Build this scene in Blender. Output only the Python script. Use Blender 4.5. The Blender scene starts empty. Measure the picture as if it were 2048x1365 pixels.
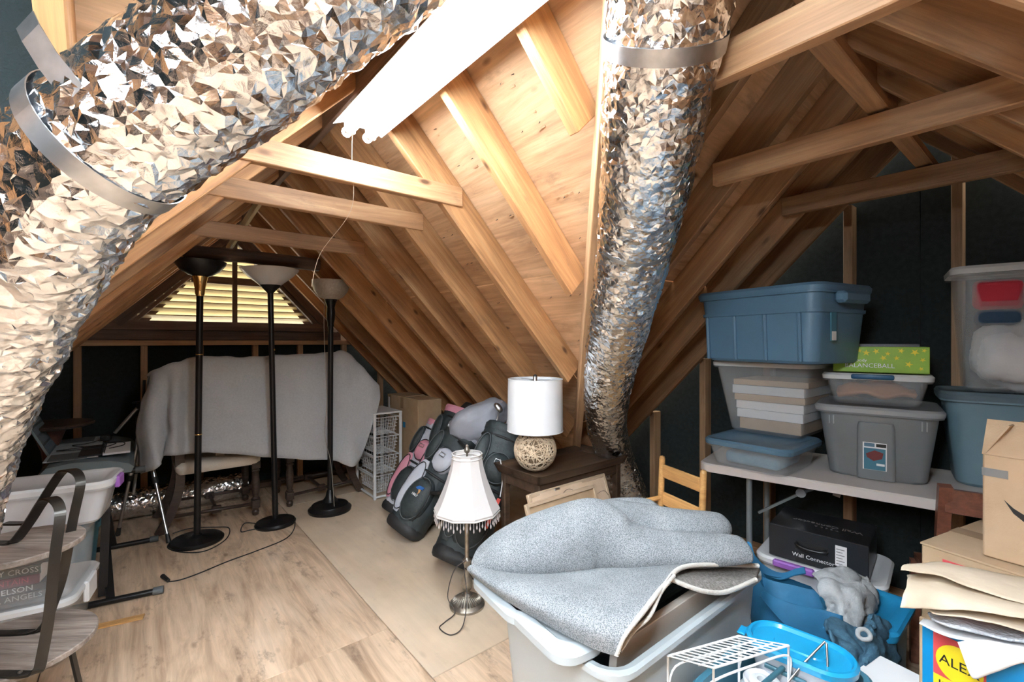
import bpy, bmesh, math, random
from mathutils import Vector, Matrix, noise
random.seed(7)
sc = bpy.context.scene
col = sc.collection
R = math.radians
EYE = 1.35                      # eye height, metres
FOC = 917.0                     # focal length for a 2048 px wide frame
# ---------------------------------------------------------------- camera
cd = bpy.data.cameras.new('camera'); cam = bpy.data.objects.new('camera', cd); col.objects.link(cam)
cam.location = (0, 0, EYE); cam.rotation_euler = (R(90), 0, 0)
cd.sensor_width = 36; cd.lens = FOC / 2048 * 36; cd.clip_start = .02
sc.camera = cam
# ---------------------------------------------------------------- sky outside
w = bpy.data.worlds.new('sky'); sc.world = w; w.use_nodes = True
bgn = w.node_tree.nodes['Background']
bgn.inputs[0].default_value = (1.0, .97, .86, 1); bgn.inputs[1].default_value = 2.4
sc.view_settings.view_transform = 'Standard'; sc.view_settings.look = 'None'
sc.view_settings.gamma = 1; sc.view_settings.use_curve_mapping = False
sc.view_settings.exposure = EXPO = 1.65
TUBE, TUBE_FILL = 19.0, 58.0     # brightness of the fluorescent tubes: in view, and in the added, unseen fill lamp
sc.cycles.use_light_tree = False; sc.cycles.caustics_reflective = False; sc.cycles.caustics_refractive = False; sc.cycles.diffuse_bounces = 4; sc.cycles.glossy_bounces = 3; sc.cycles.max_bounces = 8; sc.cycles.transparent_max_bounces = 12; sc.cycles.adaptive_threshold = .025

# ---------------------------------------------------------------- helpers
HA = R(39.4)                    # the house is turned against the view
HX = Vector((math.cos(HA), math.sin(HA), 0)); HY = Vector((-math.sin(HA), math.cos(HA), 0))
def hw(X, Y, Z=0): return HX * X + HY * Y + Vector((0, 0, Z))
def P(px, py, d): return Vector(((px - 1024) / FOC * d, d, EYE - (py - 682.5) / FOC * d))
def F(px, py, z=0):
    d = FOC * (EYE - z) / (py - 682.5); return Vector(((px - 1024) / FOC * d, d, z))

def tag(o, label=None, cat=None, group=None, kind=None):
    for k, v in (('label', label), ('category', cat), ('group', group), ('kind', kind)):
        if v: o[k] = v
    return o
def thing(name, label, cat, loc=(0, 0, 0), rz=0, group=None, kind=None):
    o = bpy.data.objects.new(name, None); col.objects.link(o); o.empty_display_size = .1
    o.location = loc; o.rotation_euler = (0, 0, rz); return tag(o, label, cat, group, kind)
def link(name, me, m=None, parent=None, smooth=False, ang=None):
    o = bpy.data.objects.new(name, me); col.objects.link(o)
    if m: me.materials.append(m)
    if parent: o.parent = parent
    if smooth:
        me.polygons.foreach_set('use_smooth', [True] * len(me.polygons))
        if ang: 
            try: me.set_sharp_from_angle(angle=R(ang))
            except Exception: pass
    return o
def mk(name, vf, m=None, parent=None, smooth=False, ang=None):
    me = bpy.data.meshes.new(name); me.from_pydata([tuple(v) for v in vf[0]], [], vf[1]); me.update()
    return link(name, me, m, parent, smooth, ang)
def bmobj(name, bm, m=None, parent=None, smooth=False, ang=None):
    bmesh.ops.recalc_face_normals(bm, faces=bm.faces)
    me = bpy.data.meshes.new(name); bm.to_mesh(me); bm.free(); return link(name, me, m, parent, smooth, ang)
def cat(*vfs):
    V, Fc = [], []
    for v, f in vfs:
        n = len(V); V += [Vector(a) for a in v]; Fc += [tuple(i + n for i in q) for q in f]
    return V, Fc
def tf(vf, M): return [M @ Vector(v) for v in vf[0]], vf[1]
def mv(vf, x, y, z): return tf(vf, Matrix.Translation((x, y, z)))
def rz(vf, a): return tf(vf, Matrix.Rotation(a, 4, 'Z'))
def bm_of(vf):
    bm = bmesh.new(); vs = [bm.verts.new(v) for v in vf[0]]
    for f in vf[1]:
        try: bm.faces.new([vs[i] for i in f])
        except ValueError: pass
    return bm
def vf_of(bm):
    bm.verts.index_update(); r = ([v.co.copy() for v in bm.verts], [tuple(v.index for v in f.verts) for f in bm.faces]); bm.free(); return r
def box(sx, sy, sz, c=(0, 0, 0), bev=0, seg=1):
    x, y, z = sx / 2, sy / 2, sz / 2
    V = [Vector((a * x + c[0], b * y + c[1], d * z + c[2])) for a in (-1, 1) for b in (-1, 1) for d in (-1, 1)]
    Fc = [(0, 1, 3, 2), (4, 6, 7, 5), (0, 4, 5, 1), (2, 3, 7, 6), (0, 2, 6, 4), (1, 5, 7, 3)]
    if not bev: return V, Fc
    bm = bm_of((V, Fc)); bmesh.ops.bevel(bm, geom=list(bm.edges), offset=bev, segments=seg, affect='EDGES', profile=.5)
    return vf_of(bm)
def boxb(x0, x1, y0, y1, z0, z1, bev=0, seg=1): return box(x1 - x0, y1 - y0, z1 - z0, ((x0 + x1) / 2, (y0 + y1) / 2, (z0 + z1) / 2), bev, seg)
def frame(t, up=Vector((0, 0, 1))):
    t = t.normalized(); a = up if abs(t.dot(up)) < .97 else Vector((1, 0, 0))
    s = t.cross(a).normalized(); return s, s.cross(t).normalized()
def smoothpath(pts, n=6, closed=False):
    p = [Vector(a) for a in pts]; out = []; m = len(p)
    rng = range(m if closed else m - 1)
    for i in rng:
        g = (lambda k: p[k % m]) if closed else (lambda k: p[min(max(k, 0), m - 1)])
        a, b, c, d = g(i - 1), g(i), g(i + 1), g(i + 2)
        for k in range(n):
            t = k / n
            out.append(.5 * ((2 * b) + (c - a) * t + (2 * a - 5 * b + 4 * c - d) * t * t + (3 * b - a - 3 * c + d) * t ** 3))
    if not closed: out.append(p[-1].copy())
    return out
def tube(pts, r, n=8, closed=False, caps=True):
    """round tube along pts; r is a number or a list; parallel transport frame"""
    p = [Vector(a) for a in pts]; m = len(p); V, Fc = [], []; s = None
    for i in range(m):
        if closed: t = p[(i + 1) % m] - p[i - 1]
        else: t = p[min(i + 1, m - 1)] - p[max(i - 1, 0)]
        t = t.normalized() if t.length > 1e-9 else Vector((0, 0, 1))
        if s is None: s, u = frame(t)
        else:
            s = (s - t * s.dot(t)); s = s.normalized() if s.length > 1e-6 else frame(t)[0]; u = s.cross(t)
        rr = r[i] if isinstance(r, (list, tuple)) else r
        for k in range(n):
            a = 2 * math.pi * k / n; V.append(p[i] + (s * math.cos(a) + u * math.sin(a)) * rr)
    for i in range(m if closed else m - 1):
        j = (i + 1) % m
        for k in range(n): Fc.append((i * n + k, i * n + (k + 1) % n, j * n + (k + 1) % n, j * n + k))
    if caps and not closed: Fc += [tuple(range(n)), tuple(range((m - 1) * n, m * n))[::-1]]
    return V, Fc
def rod(a, b, r, n=8): return tube([a, b], r, n)
def strip(pts, w, t, side):
    """flat bar along pts; w across 'side', t thick"""
    p = [Vector(a) for a in pts]; V, Fc = [], []; m = len(p); sd = Vector(side).normalized()
    for i in range(m):
        tt = (p[min(i + 1, m - 1)] - p[max(i - 1, 0)]).normalized(); s = (sd - tt * sd.dot(tt)).normalized(); u = s.cross(tt)
        V += [p[i] + s * w / 2 + u * t / 2, p[i] - s * w / 2 + u * t / 2, p[i] - s * w / 2 - u * t / 2, p[i] + s * w / 2 - u * t / 2]
    for i in range(m - 1):
        for k in range(4): Fc.append((i * 4 + k, i * 4 + (k + 1) % 4, i * 4 + 4 + (k + 1) % 4, i * 4 + 4 + k))
    return V, Fc + [(0, 1, 2, 3), tuple(range(4 * m - 4, 4 * m))[::-1]]
def lathe(prof, n=24, arc=1.0):
    V, Fc = [], []
    for (r, z) in prof:
        for k in range(n):
            a = 2 * math.pi * k / n; V.append(Vector((max(r, 1e-4) * math.cos(a), max(r, 1e-4) * math.sin(a), z)))
    for i in range(len(prof) - 1):
        for k in range(n): Fc.append((i * n + k, i * n + (k + 1) % n, i * n + n + (k + 1) % n, i * n + n + k))
    return V, Fc
def rrect(L, W, r, n=4):
    r = min(r, L / 2 - 1e-4, W / 2 - 1e-4); out = []
    for cx, cy, a0 in ((L / 2 - r, W / 2 - r, 0), (-L / 2 + r, W / 2 - r, 90), (-L / 2 + r, -W / 2 + r, 180), (L / 2 - r, -W / 2 + r, 270)):
        for k in range(n + 1):
            a = R(a0 + 90 * k / n); out.append((cx + r * math.cos(a), cy + r * math.sin(a)))
    return out
def rings(rs, n=4, bottom=True, top=False):
    """rs: list of (L, W, r, z)"""
    V, Fc = [], []; m = 4 * (n + 1)
    for L, W, r, z in rs: V += [Vector((x, y, z)) for x, y in rrect(L, W, r, n)]
    for i in range(len(rs) - 1):
        for k in range(m): Fc.append((i * m + k, i * m + (k + 1) % m, i * m + m + (k + 1) % m, i * m + m + k))
    if bottom: Fc.append(tuple(range(m))[::-1])
    if top: Fc.append(tuple(range((len(rs) - 1) * m, len(rs) * m)))
    return V, Fc
def loft(secs, close=True, caps=True):
    n = len(secs[0]); V = [Vector(v) for s in secs for v in s]; Fc = []
    for i in range(len(secs) - 1):
        for k in range(n if close else n - 1): Fc.append((i * n + k, i * n + (k + 1) % n, i * n + n + (k + 1) % n, i * n + n + k))
    if caps and close: Fc += [tuple(range(n))[::-1], tuple(range((len(secs) - 1) * n, len(secs) * n))]
    return V, Fc
def grid(fn, nu, nv):
    V = [Vector(fn(i / nu, j / nv)) for i in range(nu + 1) for j in range(nv + 1)]
    return V, [(i * (nv + 1) + j, (i + 1) * (nv + 1) + j, (i + 1) * (nv + 1) + j + 1, i * (nv + 1) + j + 1) for i in range(nu) for j in range(nv)]
def prism(poly, t, n=None):
    """extrude a planar polygon (3-D points) by vector t"""
    p = [Vector(a) for a in poly]; m = len(p); t = Vector(t)
    return p + [a + t for a in p], [tuple(range(m))[::-1], tuple(range(m, 2 * m))] + [(i, (i + 1) % m, m + (i + 1) % m, m + i) for i in range(m)]
def thicken(vf, t):
    bm = bm_of(vf); bm.normal_update(); bm.verts.index_update(); n = len(bm.verts)
    V = [v.co + v.normal * (t / 2) for v in bm.verts] + [v.co - v.normal * (t / 2) for v in bm.verts]; Fc = []
    for f in bm.faces: q = [v.index for v in f.verts]; Fc += [tuple(q), tuple(i + n for i in q[::-1])]
    for e in bm.edges:
        if len(e.link_faces) == 1:
            l = e.link_loops[0]; a, b = l.vert.index, l.link_loop_next.vert.index; Fc.append((b, a, a + n, b + n))
    bm.free(); return V, Fc
def crgrid(rows, su=5, sv=5):
    """Catmull-Rom patch through a grid of points"""
    a = [smoothpath(r, sv) for r in rows]; cols = [smoothpath([r[j] for r in a], su) for j in range(len(a[0]))]
    nu = len(cols[0]); nv = len(cols)
    return [cols[j][i] for i in range(nu) for j in range(nv)], [(i * nv + j, (i + 1) * nv + j, (i + 1) * nv + j + 1, i * nv + j + 1) for i in range(nu - 1) for j in range(nv - 1)]
def beam(name, p0, p1, w, h, m, parent, wdir, bev=.003):
    p0, p1 = Vector(p0), Vector(p1); u = (p1 - p0); L = u.length; u.normalize(); wd = Vector(wdir); wd = (wd - u * wd.dot(u)).normalized(); hd = u.cross(wd)
    o = mk(name, box(L, w, h, bev=bev), m, parent); M = Matrix((u, wd, hd)).transposed().to_4x4(); M.translation = (p0 + p1) / 2
    o.matrix_local = M; return o
def text(name, s, size, m, parent, M, ext=.0004, align='CENTER', spacing=1.0, shear=0):
    c = bpy.data.curves.new(name, 'FONT'); c.body = s; c.size = size; c.extrude = ext; c.align_x = align; c.align_y = 'CENTER'; c.space_character = spacing; c.shear = shear
    c.resolution_u = 2
    o = bpy.data.objects.new(name + '_tmp', c); col.objects.link(o); bpy.context.view_layer.update()
    me = bpy.data.meshes.new_from_object(o.evaluated_get(bpy.context.evaluated_depsgraph_get())); bpy.data.objects.remove(o)
    me.materials.clear(); q = link(name, me, m, parent); q.matrix_local = M; return q
def face_m(o, xdir, ydir):
    """matrix whose x runs along xdir and y along ydir, at o"""
    x = Vector(xdir).normalized(); y = Vector(ydir); y = (y - x * y.dot(x)).normalized(); M = Matrix((x, y, x.cross(y))).transposed().to_4x4(); M.translation = Vector(o); return M
def wob(v, s, a, seed=0):
    n = noise.noise_vector(Vector(v) * s + Vector((seed, seed * 1.7, 0))); return Vector(v) + n * a

def crumple(vf, layers, seed=0):
    bm = bm_of(vf); bmesh.ops.recalc_face_normals(bm, faces=bm.faces); bm.normal_update(); o = Vector((seed, seed * .7, seed * 1.9))
    mvs = []
    for v in bm.verts:
        d = 0
        for s, a in layers: n = noise.noise(v.co * s + o); d += a * (1 - 2.4 * abs(n)) if a > 0 else -a * n * 2
        mvs.append(v.normal * d)
    for v, m_ in zip(bm.verts, mvs): v.co += m_
    return vf_of(bm)
# ---------------------------------------------------------------- materials
def nodes(name):
    m = bpy.data.materials.new(name); m.use_nodes = True; nt = m.node_tree; return m, nt, nt.nodes['Principled BSDF']
def nn(nt, t, **kw):
    n = nt.nodes.new(t)
    for k, v in kw.items():
        if k in n.inputs: n.inputs[k].default_value = v
        else: setattr(n, k, v)
    return n
def c4(c): return (*c, 1) if len(c) == 3 else c
def bump(nt, b, h, strength, dist=.01):
    n = nn(nt, 'ShaderNodeBump', Strength=strength, Distance=dist); nt.links.new(h, n.inputs['Height']); nt.links.new(n.outputs[0], b.inputs['Normal']); return n
def mat(name, c, rough=.5, metal=0, c2=None, ns=8, bs=0, bscale=60, alpha=1, trans=0, coat=0, sheen=0, emit=None, es=0, bd=.01, det=4):
    m, nt, b = nodes(name); b.inputs['Base Color'].default_value = c4(c); b.inputs['Roughness'].default_value = rough; b.inputs['Metallic'].default_value = metal
    b.inputs['Alpha'].default_value = alpha; b.inputs['Transmission Weight'].default_value = trans; b.inputs['Coat Weight'].default_value = coat; b.inputs['Sheen Weight'].default_value = sheen
    if emit: b.inputs['Emission Color'].default_value = c4(emit); b.inputs['Emission Strength'].default_value = es
    tc = nn(nt, 'ShaderNodeTexCoord')
    if c2:
        n = nn(nt, 'ShaderNodeTexNoise', Scale=ns, Detail=det); nt.links.new(tc.outputs['Object'], n.inputs['Vector'])
        r = nn(nt, 'ShaderNodeValToRGB'); r.color_ramp.elements[0].position = .35; r.color_ramp.elements[1].position = .68
        r.color_ramp.elements[0].color = c4(c); r.color_ramp.elements[1].color = c4(c2)
        nt.links.new(n.outputs['Fac'], r.inputs[0]); nt.links.new(r.outputs[0], b.inputs['Base Color'])
    if bs:
        n = nn(nt, 'ShaderNodeTexNoise', Scale=bscale, Detail=3); nt.links.new(tc.outputs['Object'], n.inputs['Vector']); bump(nt, b, n.outputs['Fac'], bs, bd)
    return m
def wood(name, ca, cb, cc=None, stretch=(1.2, 16, 16), rough=.6, knots=.0, dist=1.2, vary=.35, bs=.15, stain=0, fine=.75):
    """grain runs along the object's own x"""
    m, nt, b = nodes(name); L = nt.links.new; b.inputs['Roughness'].default_value = rough
    tc = nn(nt, 'ShaderNodeTexCoord'); oi = nn(nt, 'ShaderNodeObjectInfo')
    mul = nn(nt, 'ShaderNodeVectorMath', operation='MULTIPLY_ADD'); L(tc.outputs['Object'], mul.inputs[0]); mul.inputs[1].default_value = stretch
    cmb = nn(nt, 'ShaderNodeVectorMath', operation='SCALE'); cmb.inputs[0].default_value = (37, 91, 53); L(oi.outputs['Random'], cmb.inputs['Scale']); L(cmb.outputs[0], mul.inputs[2])
    n1 = nn(nt, 'ShaderNodeTexNoise', Scale=1.0, Detail=5, Roughness=.6, Distortion=dist); L(mul.outputs[0], n1.inputs['Vector'])
    r1 = nn(nt, 'ShaderNodeValToRGB'); e = r1.color_ramp.elements; e[0].position = .3; e[1].position = .72; e[0].color = c4(ca); e[1].color = c4(cb)
    if cc: q = e.new(.52); q.color = c4(cc)
    L(n1.outputs['Fac'], r1.inputs[0])
    n2 = nn(nt, 'ShaderNodeTexNoise', Scale=3.0, Detail=3); L(tc.outputs['Object'], n2.inputs['Vector'])
    hsv = nn(nt, 'ShaderNodeHueSaturation', Saturation=.95); L(r1.outputs[0], hsv.inputs['Color'])
    mr = nn(nt, 'ShaderNodeMapRange'); L(oi.outputs['Random'], mr.inputs[0]); mr.inputs[3].default_value = 1 - vary; mr.inputs[4].default_value = 1 + vary * .5
    m2 = nn(nt, 'ShaderNodeMath', operation='MULTIPLY_ADD'); L(n2.outputs['Fac'], m2.inputs[0]); m2.inputs[1].default_value = .5; L(mr.outputs[0], m2.inputs[2])
    m3 = nn(nt, 'ShaderNodeMath', operation='SUBTRACT'); L(m2.outputs[0], m3.inputs[0]); m3.inputs[1].default_value = .25
    fv = nn(nt, 'ShaderNodeVectorMath', operation='MULTIPLY'); L(mul.outputs[0], fv.inputs[0]); fv.inputs[1].default_value = (2.2, 7, 7)
    n3 = nn(nt, 'ShaderNodeTexNoise', Scale=1.0, Detail=6, Roughness=.7, Distortion=.6); L(fv.outputs[0], n3.inputs['Vector'])
    m4 = nn(nt, 'ShaderNodeMath', operation='MULTIPLY_ADD'); L(n3.outputs['Fac'], m4.inputs[0]); m4.inputs[1].default_value = fine; L(m3.outputs[0], m4.inputs[2])
    m5 = nn(nt, 'ShaderNodeMath', operation='SUBTRACT'); L(m4.outputs[0], m5.inputs[0]); m5.inputs[1].default_value = fine * .5; L(m5.outputs[0], hsv.inputs['Value'])
    out = hsv.outputs[0]
    if knots:
        v = nn(nt, 'ShaderNodeTexVoronoi', Scale=1.0); mk2 = nn(nt, 'ShaderNodeVectorMath', operation='MULTIPLY_ADD'); L(tc.outputs['Object'], mk2.inputs[0]); mk2.inputs[1].default_value = (3.2, 7.5, 7.5); L(cmb.outputs[0], mk2.inputs[2]); L(mk2.outputs[0], v.inputs['Vector'])
        kr = nn(nt, 'ShaderNodeValToRGB'); k = kr.color_ramp.elements; k[0].position = .045; k[1].position = .12; k[0].color = (1, 1, 1, 1); k[1].color = (0, 0, 0, 1); L(v.outputs['Distance'], kr.inputs[0])
        kk = nn(nt, 'ShaderNodeMath', operation='MULTIPLY'); L(kr.outputs[0], kk.inputs[0]); kk.inputs[1].default_value = knots
        mx = nn(nt, 'ShaderNodeMix', data_type='RGBA'); L(kk.outputs[0], mx.inputs[0]); L(out, mx.inputs[6]); mx.inputs[7].default_value = (.10, .045, .02, 1); out = mx.outputs[2]
    if stain:
        sv = nn(nt, 'ShaderNodeVectorMath', operation='MULTIPLY_ADD'); L(tc.outputs['Object'], sv.inputs[0]); sv.inputs[1].default_value = (3.2, 7, 7); L(cmb.outputs[0], sv.inputs[2])
        sn = nn(nt, 'ShaderNodeTexNoise', Scale=1.3, Detail=9, Roughness=.72); L(sv.outputs[0], sn.inputs['Vector'])
        sr = nn(nt, 'ShaderNodeValToRGB'); k = sr.color_ramp.elements; k[0].position = .57; k[1].position = .70; k[0].color = (0, 0, 0, 1); k[1].color = (1, 1, 1, 1); L(sn.outputs['Fac'], sr.inputs[0])
        sm_ = nn(nt, 'ShaderNodeMath', operation='MULTIPLY'); L(sr.outputs[0], sm_.inputs[0]); sm_.inputs[1].default_value = stain
        mx = nn(nt, 'ShaderNodeMix', data_type='RGBA'); L(sm_.outputs[0], mx.inputs[0]); L(out, mx.inputs[6]); mx.inputs[7].default_value = (.17, .11, .075, 1); out = mx.outputs[2]
    L(out, b.inputs['Base Color'])
    if bs: bump(nt, b, n1.outputs['Fac'], bs, .004)
    return m
M = {}
M['rafter'] = wood('rafter_lumber', (.32, .145, .052), (.68, .40, .18), (.54, .275, .105), knots=.95, stain=.4)
M['tie'] = wood('tie_lumber', (.32, .165, .075), (.62, .39, .20), (.48, .26, .12), knots=.95, stain=.4)
M['stud'] = wood('stud_lumber', (.36, .19, .09), (.60, .37, .19), knots=.5)
M['darkwood'] = wood('weathered_lumber', (.10, .06, .04), (.24, .15, .10), knots=.3)
M['ply_roof'] = wood('roof_plywood', (.48, .27, .14), (.76, .51, .31), (.64, .40, .22), stretch=(1.1, 9, 9), dist=2.2, knots=.9, vary=.12, stain=.45)
M['ply_floor'] = wood('floor_plywood', (.38, .25, .155), (.72, .54, .38), (.63, .45, .30), stretch=(1.0, 6, 6), dist=2.6, knots=.55, vary=.12, rough=.7, stain=.75)
M['ply_smooth'] = wood('smooth_floor_plywood', (.64, .49, .335), (.76, .61, .45), stretch=(.6, 2.5, 2.5), dist=1.0, knots=.2, vary=.05, rough=.65, stain=.22, fine=.25)
M['louvre'] = wood('pale_louvre_wood', (.62, .52, .30), (.86, .76, .50), stretch=(2, 25, 25), vary=.1)
M['board'] = mat('black_wall_board', (.006, .011, .011), .9, c2=(.012, .02, .02), ns=40, bs=.3, bscale=300)
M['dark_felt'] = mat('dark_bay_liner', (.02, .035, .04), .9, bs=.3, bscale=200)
def foil(name, tint=(.86, .89, .93), rough=.13):
    m, nt, b = nodes(name); L = nt.links.new
    b.inputs['Base Color'].default_value = c4(tint); b.inputs['Metallic'].default_value = 1; b.inputs['Roughness'].default_value = rough
    tc = nn(nt, 'ShaderNodeTexCoord'); n1 = nn(nt, 'ShaderNodeTexNoise', Scale=42, Detail=5, Roughness=.65, Distortion=1.5); L(tc.outputs['Object'], n1.inputs['Vector'])
    v = nn(nt, 'ShaderNodeTexVoronoi', Scale=55); L(tc.outputs['Object'], v.inputs['Vector'])
    ad = nn(nt, 'ShaderNodeMath', operation='ADD'); L(n1.outputs['Fac'], ad.inputs[0]); L(v.outputs['Distance'], ad.inputs[1])
    bump(nt, b, ad.outputs[0], .22, .005); return m
M['foil'] = foil('crinkled_foil')
M['galv'] = mat('galvanised_strap', (.42, .43, .44), .38, 1, c2=(.55, .56, .57), ns=30)
M['white_paint'] = mat('white_enamel', (.85, .86, .87), .35)
for k_, e_ in (('tube', TUBE), ('fill_tube', TUBE_FILL)): M[k_] = mat('fluorescent_' + k_, (1, 1, 1), .3, emit=(.81, .915, 1.0), es=e_)
M['steel'] = mat('brushed_steel', (.5, .51, .52), .3, 1)
M['nail'] = mat('nail_steel', (.10, .09, .09), .5, .6)
# ================================================================= the attic itself
SL = 1.04; RX, RY, RZ = .685, .49, 2.36      # roof pitch, ridge of the main attic, ridge of the cross attic, height under the rafters
RD = .14                                     # rafter depth
DV = RD * math.sqrt(1 + SL * SL)             # the same measured plumb
YW, XW = 4.73, 3.08                          # gable walls
def clip(poly, a, b, c):                     # keep a*u + b*v <= c
    out = []
    for i in range(len(poly)):
        p, q = poly[i], poly[(i + 1) % len(poly)]; fp, fq = a * p[0] + b * p[1] - c, a * q[0] + b * q[1] - c
        if fp <= 0: out.append(p)
        if (fp < 0) != (fq < 0) and abs(fp - fq) > 1e-9:
            t = fp / (fp - fq); out.append((p[0] + (q[0] - p[0]) * t, p[1] + (q[1] - p[1]) * t))
    return out
# floor ------------------------------------------------------------
floor = thing('floor', 'tan plywood attic floor of butted sheets', None, (0, 0, 0), HA, kind='structure')
mk('subfloor', boxb(-3.2, XW + .3, -2.2, YW + .2, -.08, -.021), M['darkwood'], floor)
def sheet(x0, x1, y0, y1, m, z=0):
    o = mk('plywood_sheet', box(y1 - y0 - .004, x1 - x0 - .004, .018, bev=.0015), m, floor)
    o.location = ((x0 + x1) / 2, (y0 + y1) / 2, z - .0095); o.rotation_euler = (0, 0, R(90)); return o
sheet(-.30, .92, 2.036, 4.47, M['ply_floor']); sheet(-.30, .92, -.40, 2.036, M['ply_floor']); sheet(-.30, .92, 4.47, YW, M['ply_floor'])
sheet(.92, 2.14, 1.62, 4.06, M['ply_smooth']); sheet(.92, 2.14, -.82, 1.62, M['ply_floor']); sheet(.92, 2.14, 4.06, YW, M['ply_smooth'])
sheet(2.14, XW, 1.62, 4.06, M['ply_smooth']); sheet(2.14, XW, -.82, 1.62, M['ply_floor']); sheet(-1.52, -.30, 1.0, 3.44, M['ply_floor']); sheet(-1.52, -.30, 3.44, YW, M['ply_floor']); sheet(-1.52, -.30, -1.44, 1.0, M['ply_floor'])
# roof -------------------------------------------------------------
roof = thing('ceiling', 'unfinished pitched attic ceiling of rafters and plywood', None, (0, 0, 0), HA, kind='structure')
def slope(kind):
    """(u along the ridge, t out from it) -> house point on the under side of the sheathing"""
    if kind == 'main_right': return lambda u, t, dz=0: Vector((RX + t, u, RZ + DV + dz - SL * t))
    if kind == 'main_left': return lambda u, t, dz=0: Vector((RX - t, u, RZ + DV + dz - SL * t))
    if kind == 'wing_far': return lambda u, t, dz=0: Vector((u, RY + t, RZ + DV + dz - SL * t))
    return lambda u, t, dz=0: Vector((u, RY - t, RZ + DV + dz - SL * t))
def panels(kind, u0, u1, tmax, cuts, ucuts, m):
    f = slope(kind); ts = [0, .86, 1.72, tmax]; us = [u0] + ucuts + [u1]; up = f(0, 0, .018) - f(0, 0)
    for i in range(3):
        for j in range(len(us) - 1):
            g = .0025; poly = [(us[j] + g, ts[i] + g), (us[j + 1] - g, ts[i] + g), (us[j + 1] - g, ts[i + 1] - g), (us[j] + g, ts[i + 1] - g)]
            for a, b, c in cuts: poly = clip(poly, a, b, c)
            if len(poly) < 3: continue
            pts = [f(u, t) for u, t in poly]; c = sum(pts, Vector()) / len(pts)
            ud = (f(1, 0) - f(0, 0)); td = (f(0, 1) - f(0, 0)).normalized(); Mx = Matrix((ud, td, ud.cross(td))).transposed().to_4x4(); Mx.translation = c; Mi = Mx.inverted()
            n = Mi.to_3x3() @ up
            o = mk('sheathing_panel', prism([Mi @ p for p in pts], n), m(us[j]) if callable(m) else m, roof); o.matrix_local = Mx
TM = 2.53
panels('main_right', RY, YW, TM, [(-1, 1, -RY)], [1.9, 3.3], M['ply_roof'])
panels('main_left', RY, YW, TM, [(-1, 1, -RY)], [1.9, 3.3], M['ply_roof'])
panels('wing_far', RX, XW, TM, [(-1, 1, -RX)], [1.9], M['ply_roof'])
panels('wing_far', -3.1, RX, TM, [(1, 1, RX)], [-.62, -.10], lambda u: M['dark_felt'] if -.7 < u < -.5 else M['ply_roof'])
panels('wing_near', -3.1, XW, TM, [], [-1.0, 1.2], M['ply_roof'])
def rafter(kind, u, t0, t1, m=None, w=.038):
    f = slope(kind); a, b = f(u, t0), f(u, t1); n = (b - a).normalized(); wd = Vector((0, 1, 0)) if kind.startswith('main') else Vector((1, 0, 0))
    nrm = wd.cross(n); nrm = nrm if nrm.z < 0 else -nrm
    return beam('rafter', a + nrm * (RD / 2 + .001), b + nrm * (RD / 2 + .001), w, RD, m or M['rafter'], roof, wd)
YK = [.97 + .4175 * k for k in range(9)] + [4.62]
for y in YK:
    rafter('main_right', y, .02, min(TM - .12, y - RY - .02)); rafter('main_left', y, .02, min(TM - .12, y - RY - .02))
XK = [1.13, 1.50, 1.87, 2.24, 2.58, 2.95]
for x in XK:
    rafter('wing_far', x, .02, min(TM - .12, x - RX - .02), M['tie']); rafter('wing_near', x, .02, 1.5, M['tie'])
for x in (.75, .33, -.1, -.62, -1.03, -1.44): rafter('wing_near', x, .02, 1.5, M['tie'])
for x in (.22, -.10, -.62, -.95, -1.4, -1.8): rafter('wing_far', x, .02, min(TM - .12, RX - x - .02))
beam('ridge_board', (RX, RY, RZ + .06), (RX, YW, RZ + .06), .03, .19, M['darkwood'], roof, (1, 0, 0))
beam('ridge_board', (-3, RY, RZ + .06), (XW, RY, RZ + .06), .03, .19, M['tie'], roof, (0, 1, 0))
for sx, t1 in ((1, 2.3), (-1, 2.2)):
    a = Vector((RX, RY, RZ + .05)); b = Vector((RX + sx * t1, RY + t1, RZ + .05 - SL * t1))
    beam('valley_rafter', a, b, .04, .17, M['stud'], roof, Vector((-1, sx, 0)) if sx > 0 else Vector((1, 1, 0)))
for y, z in ((1.795, 2.012), (2.215, 1.985), (3.05, 1.975)):      # collar ties of the main attic
    X1 = RX + (RZ + DV - z - .05) / SL; beam('collar_tie', (2 * RX - X1, y, z), (X1, y, z), .038, .088, M['tie'], roof, (0, 1, 0))
o = mk('collar_pole', tube([(2 * RX - 1.12, 3.80, 1.95), (.6, 3.80, 1.965), (1.13, 3.80, 1.955)], [.052, .048, .05], 12), M['darkwood'], roof, True)
for x, z in ((1.10, 2.02), (1.79, 2.012), (2.48, 2.012)):          # collar ties of the cross attic
    Y1 = RY + (RZ + DV - z - .12) / SL; beam('collar_tie', (x, 2 * RY - Y1 - .1, z), (x, Y1, z), .038, .088, M['tie'], roof, (1, 0, 0))
beam('brace', (1.16, .385, 2.088), (2.6, .378, 2.082), .055, .036, M['tie'], roof, (0, 1, 0))
beam('brace', (RX - .1, 2.95, 2.22), (RX - .16, 3.95, 2.02), .02, .06, M['louvre'], roof, (1, 0, 0))
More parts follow.
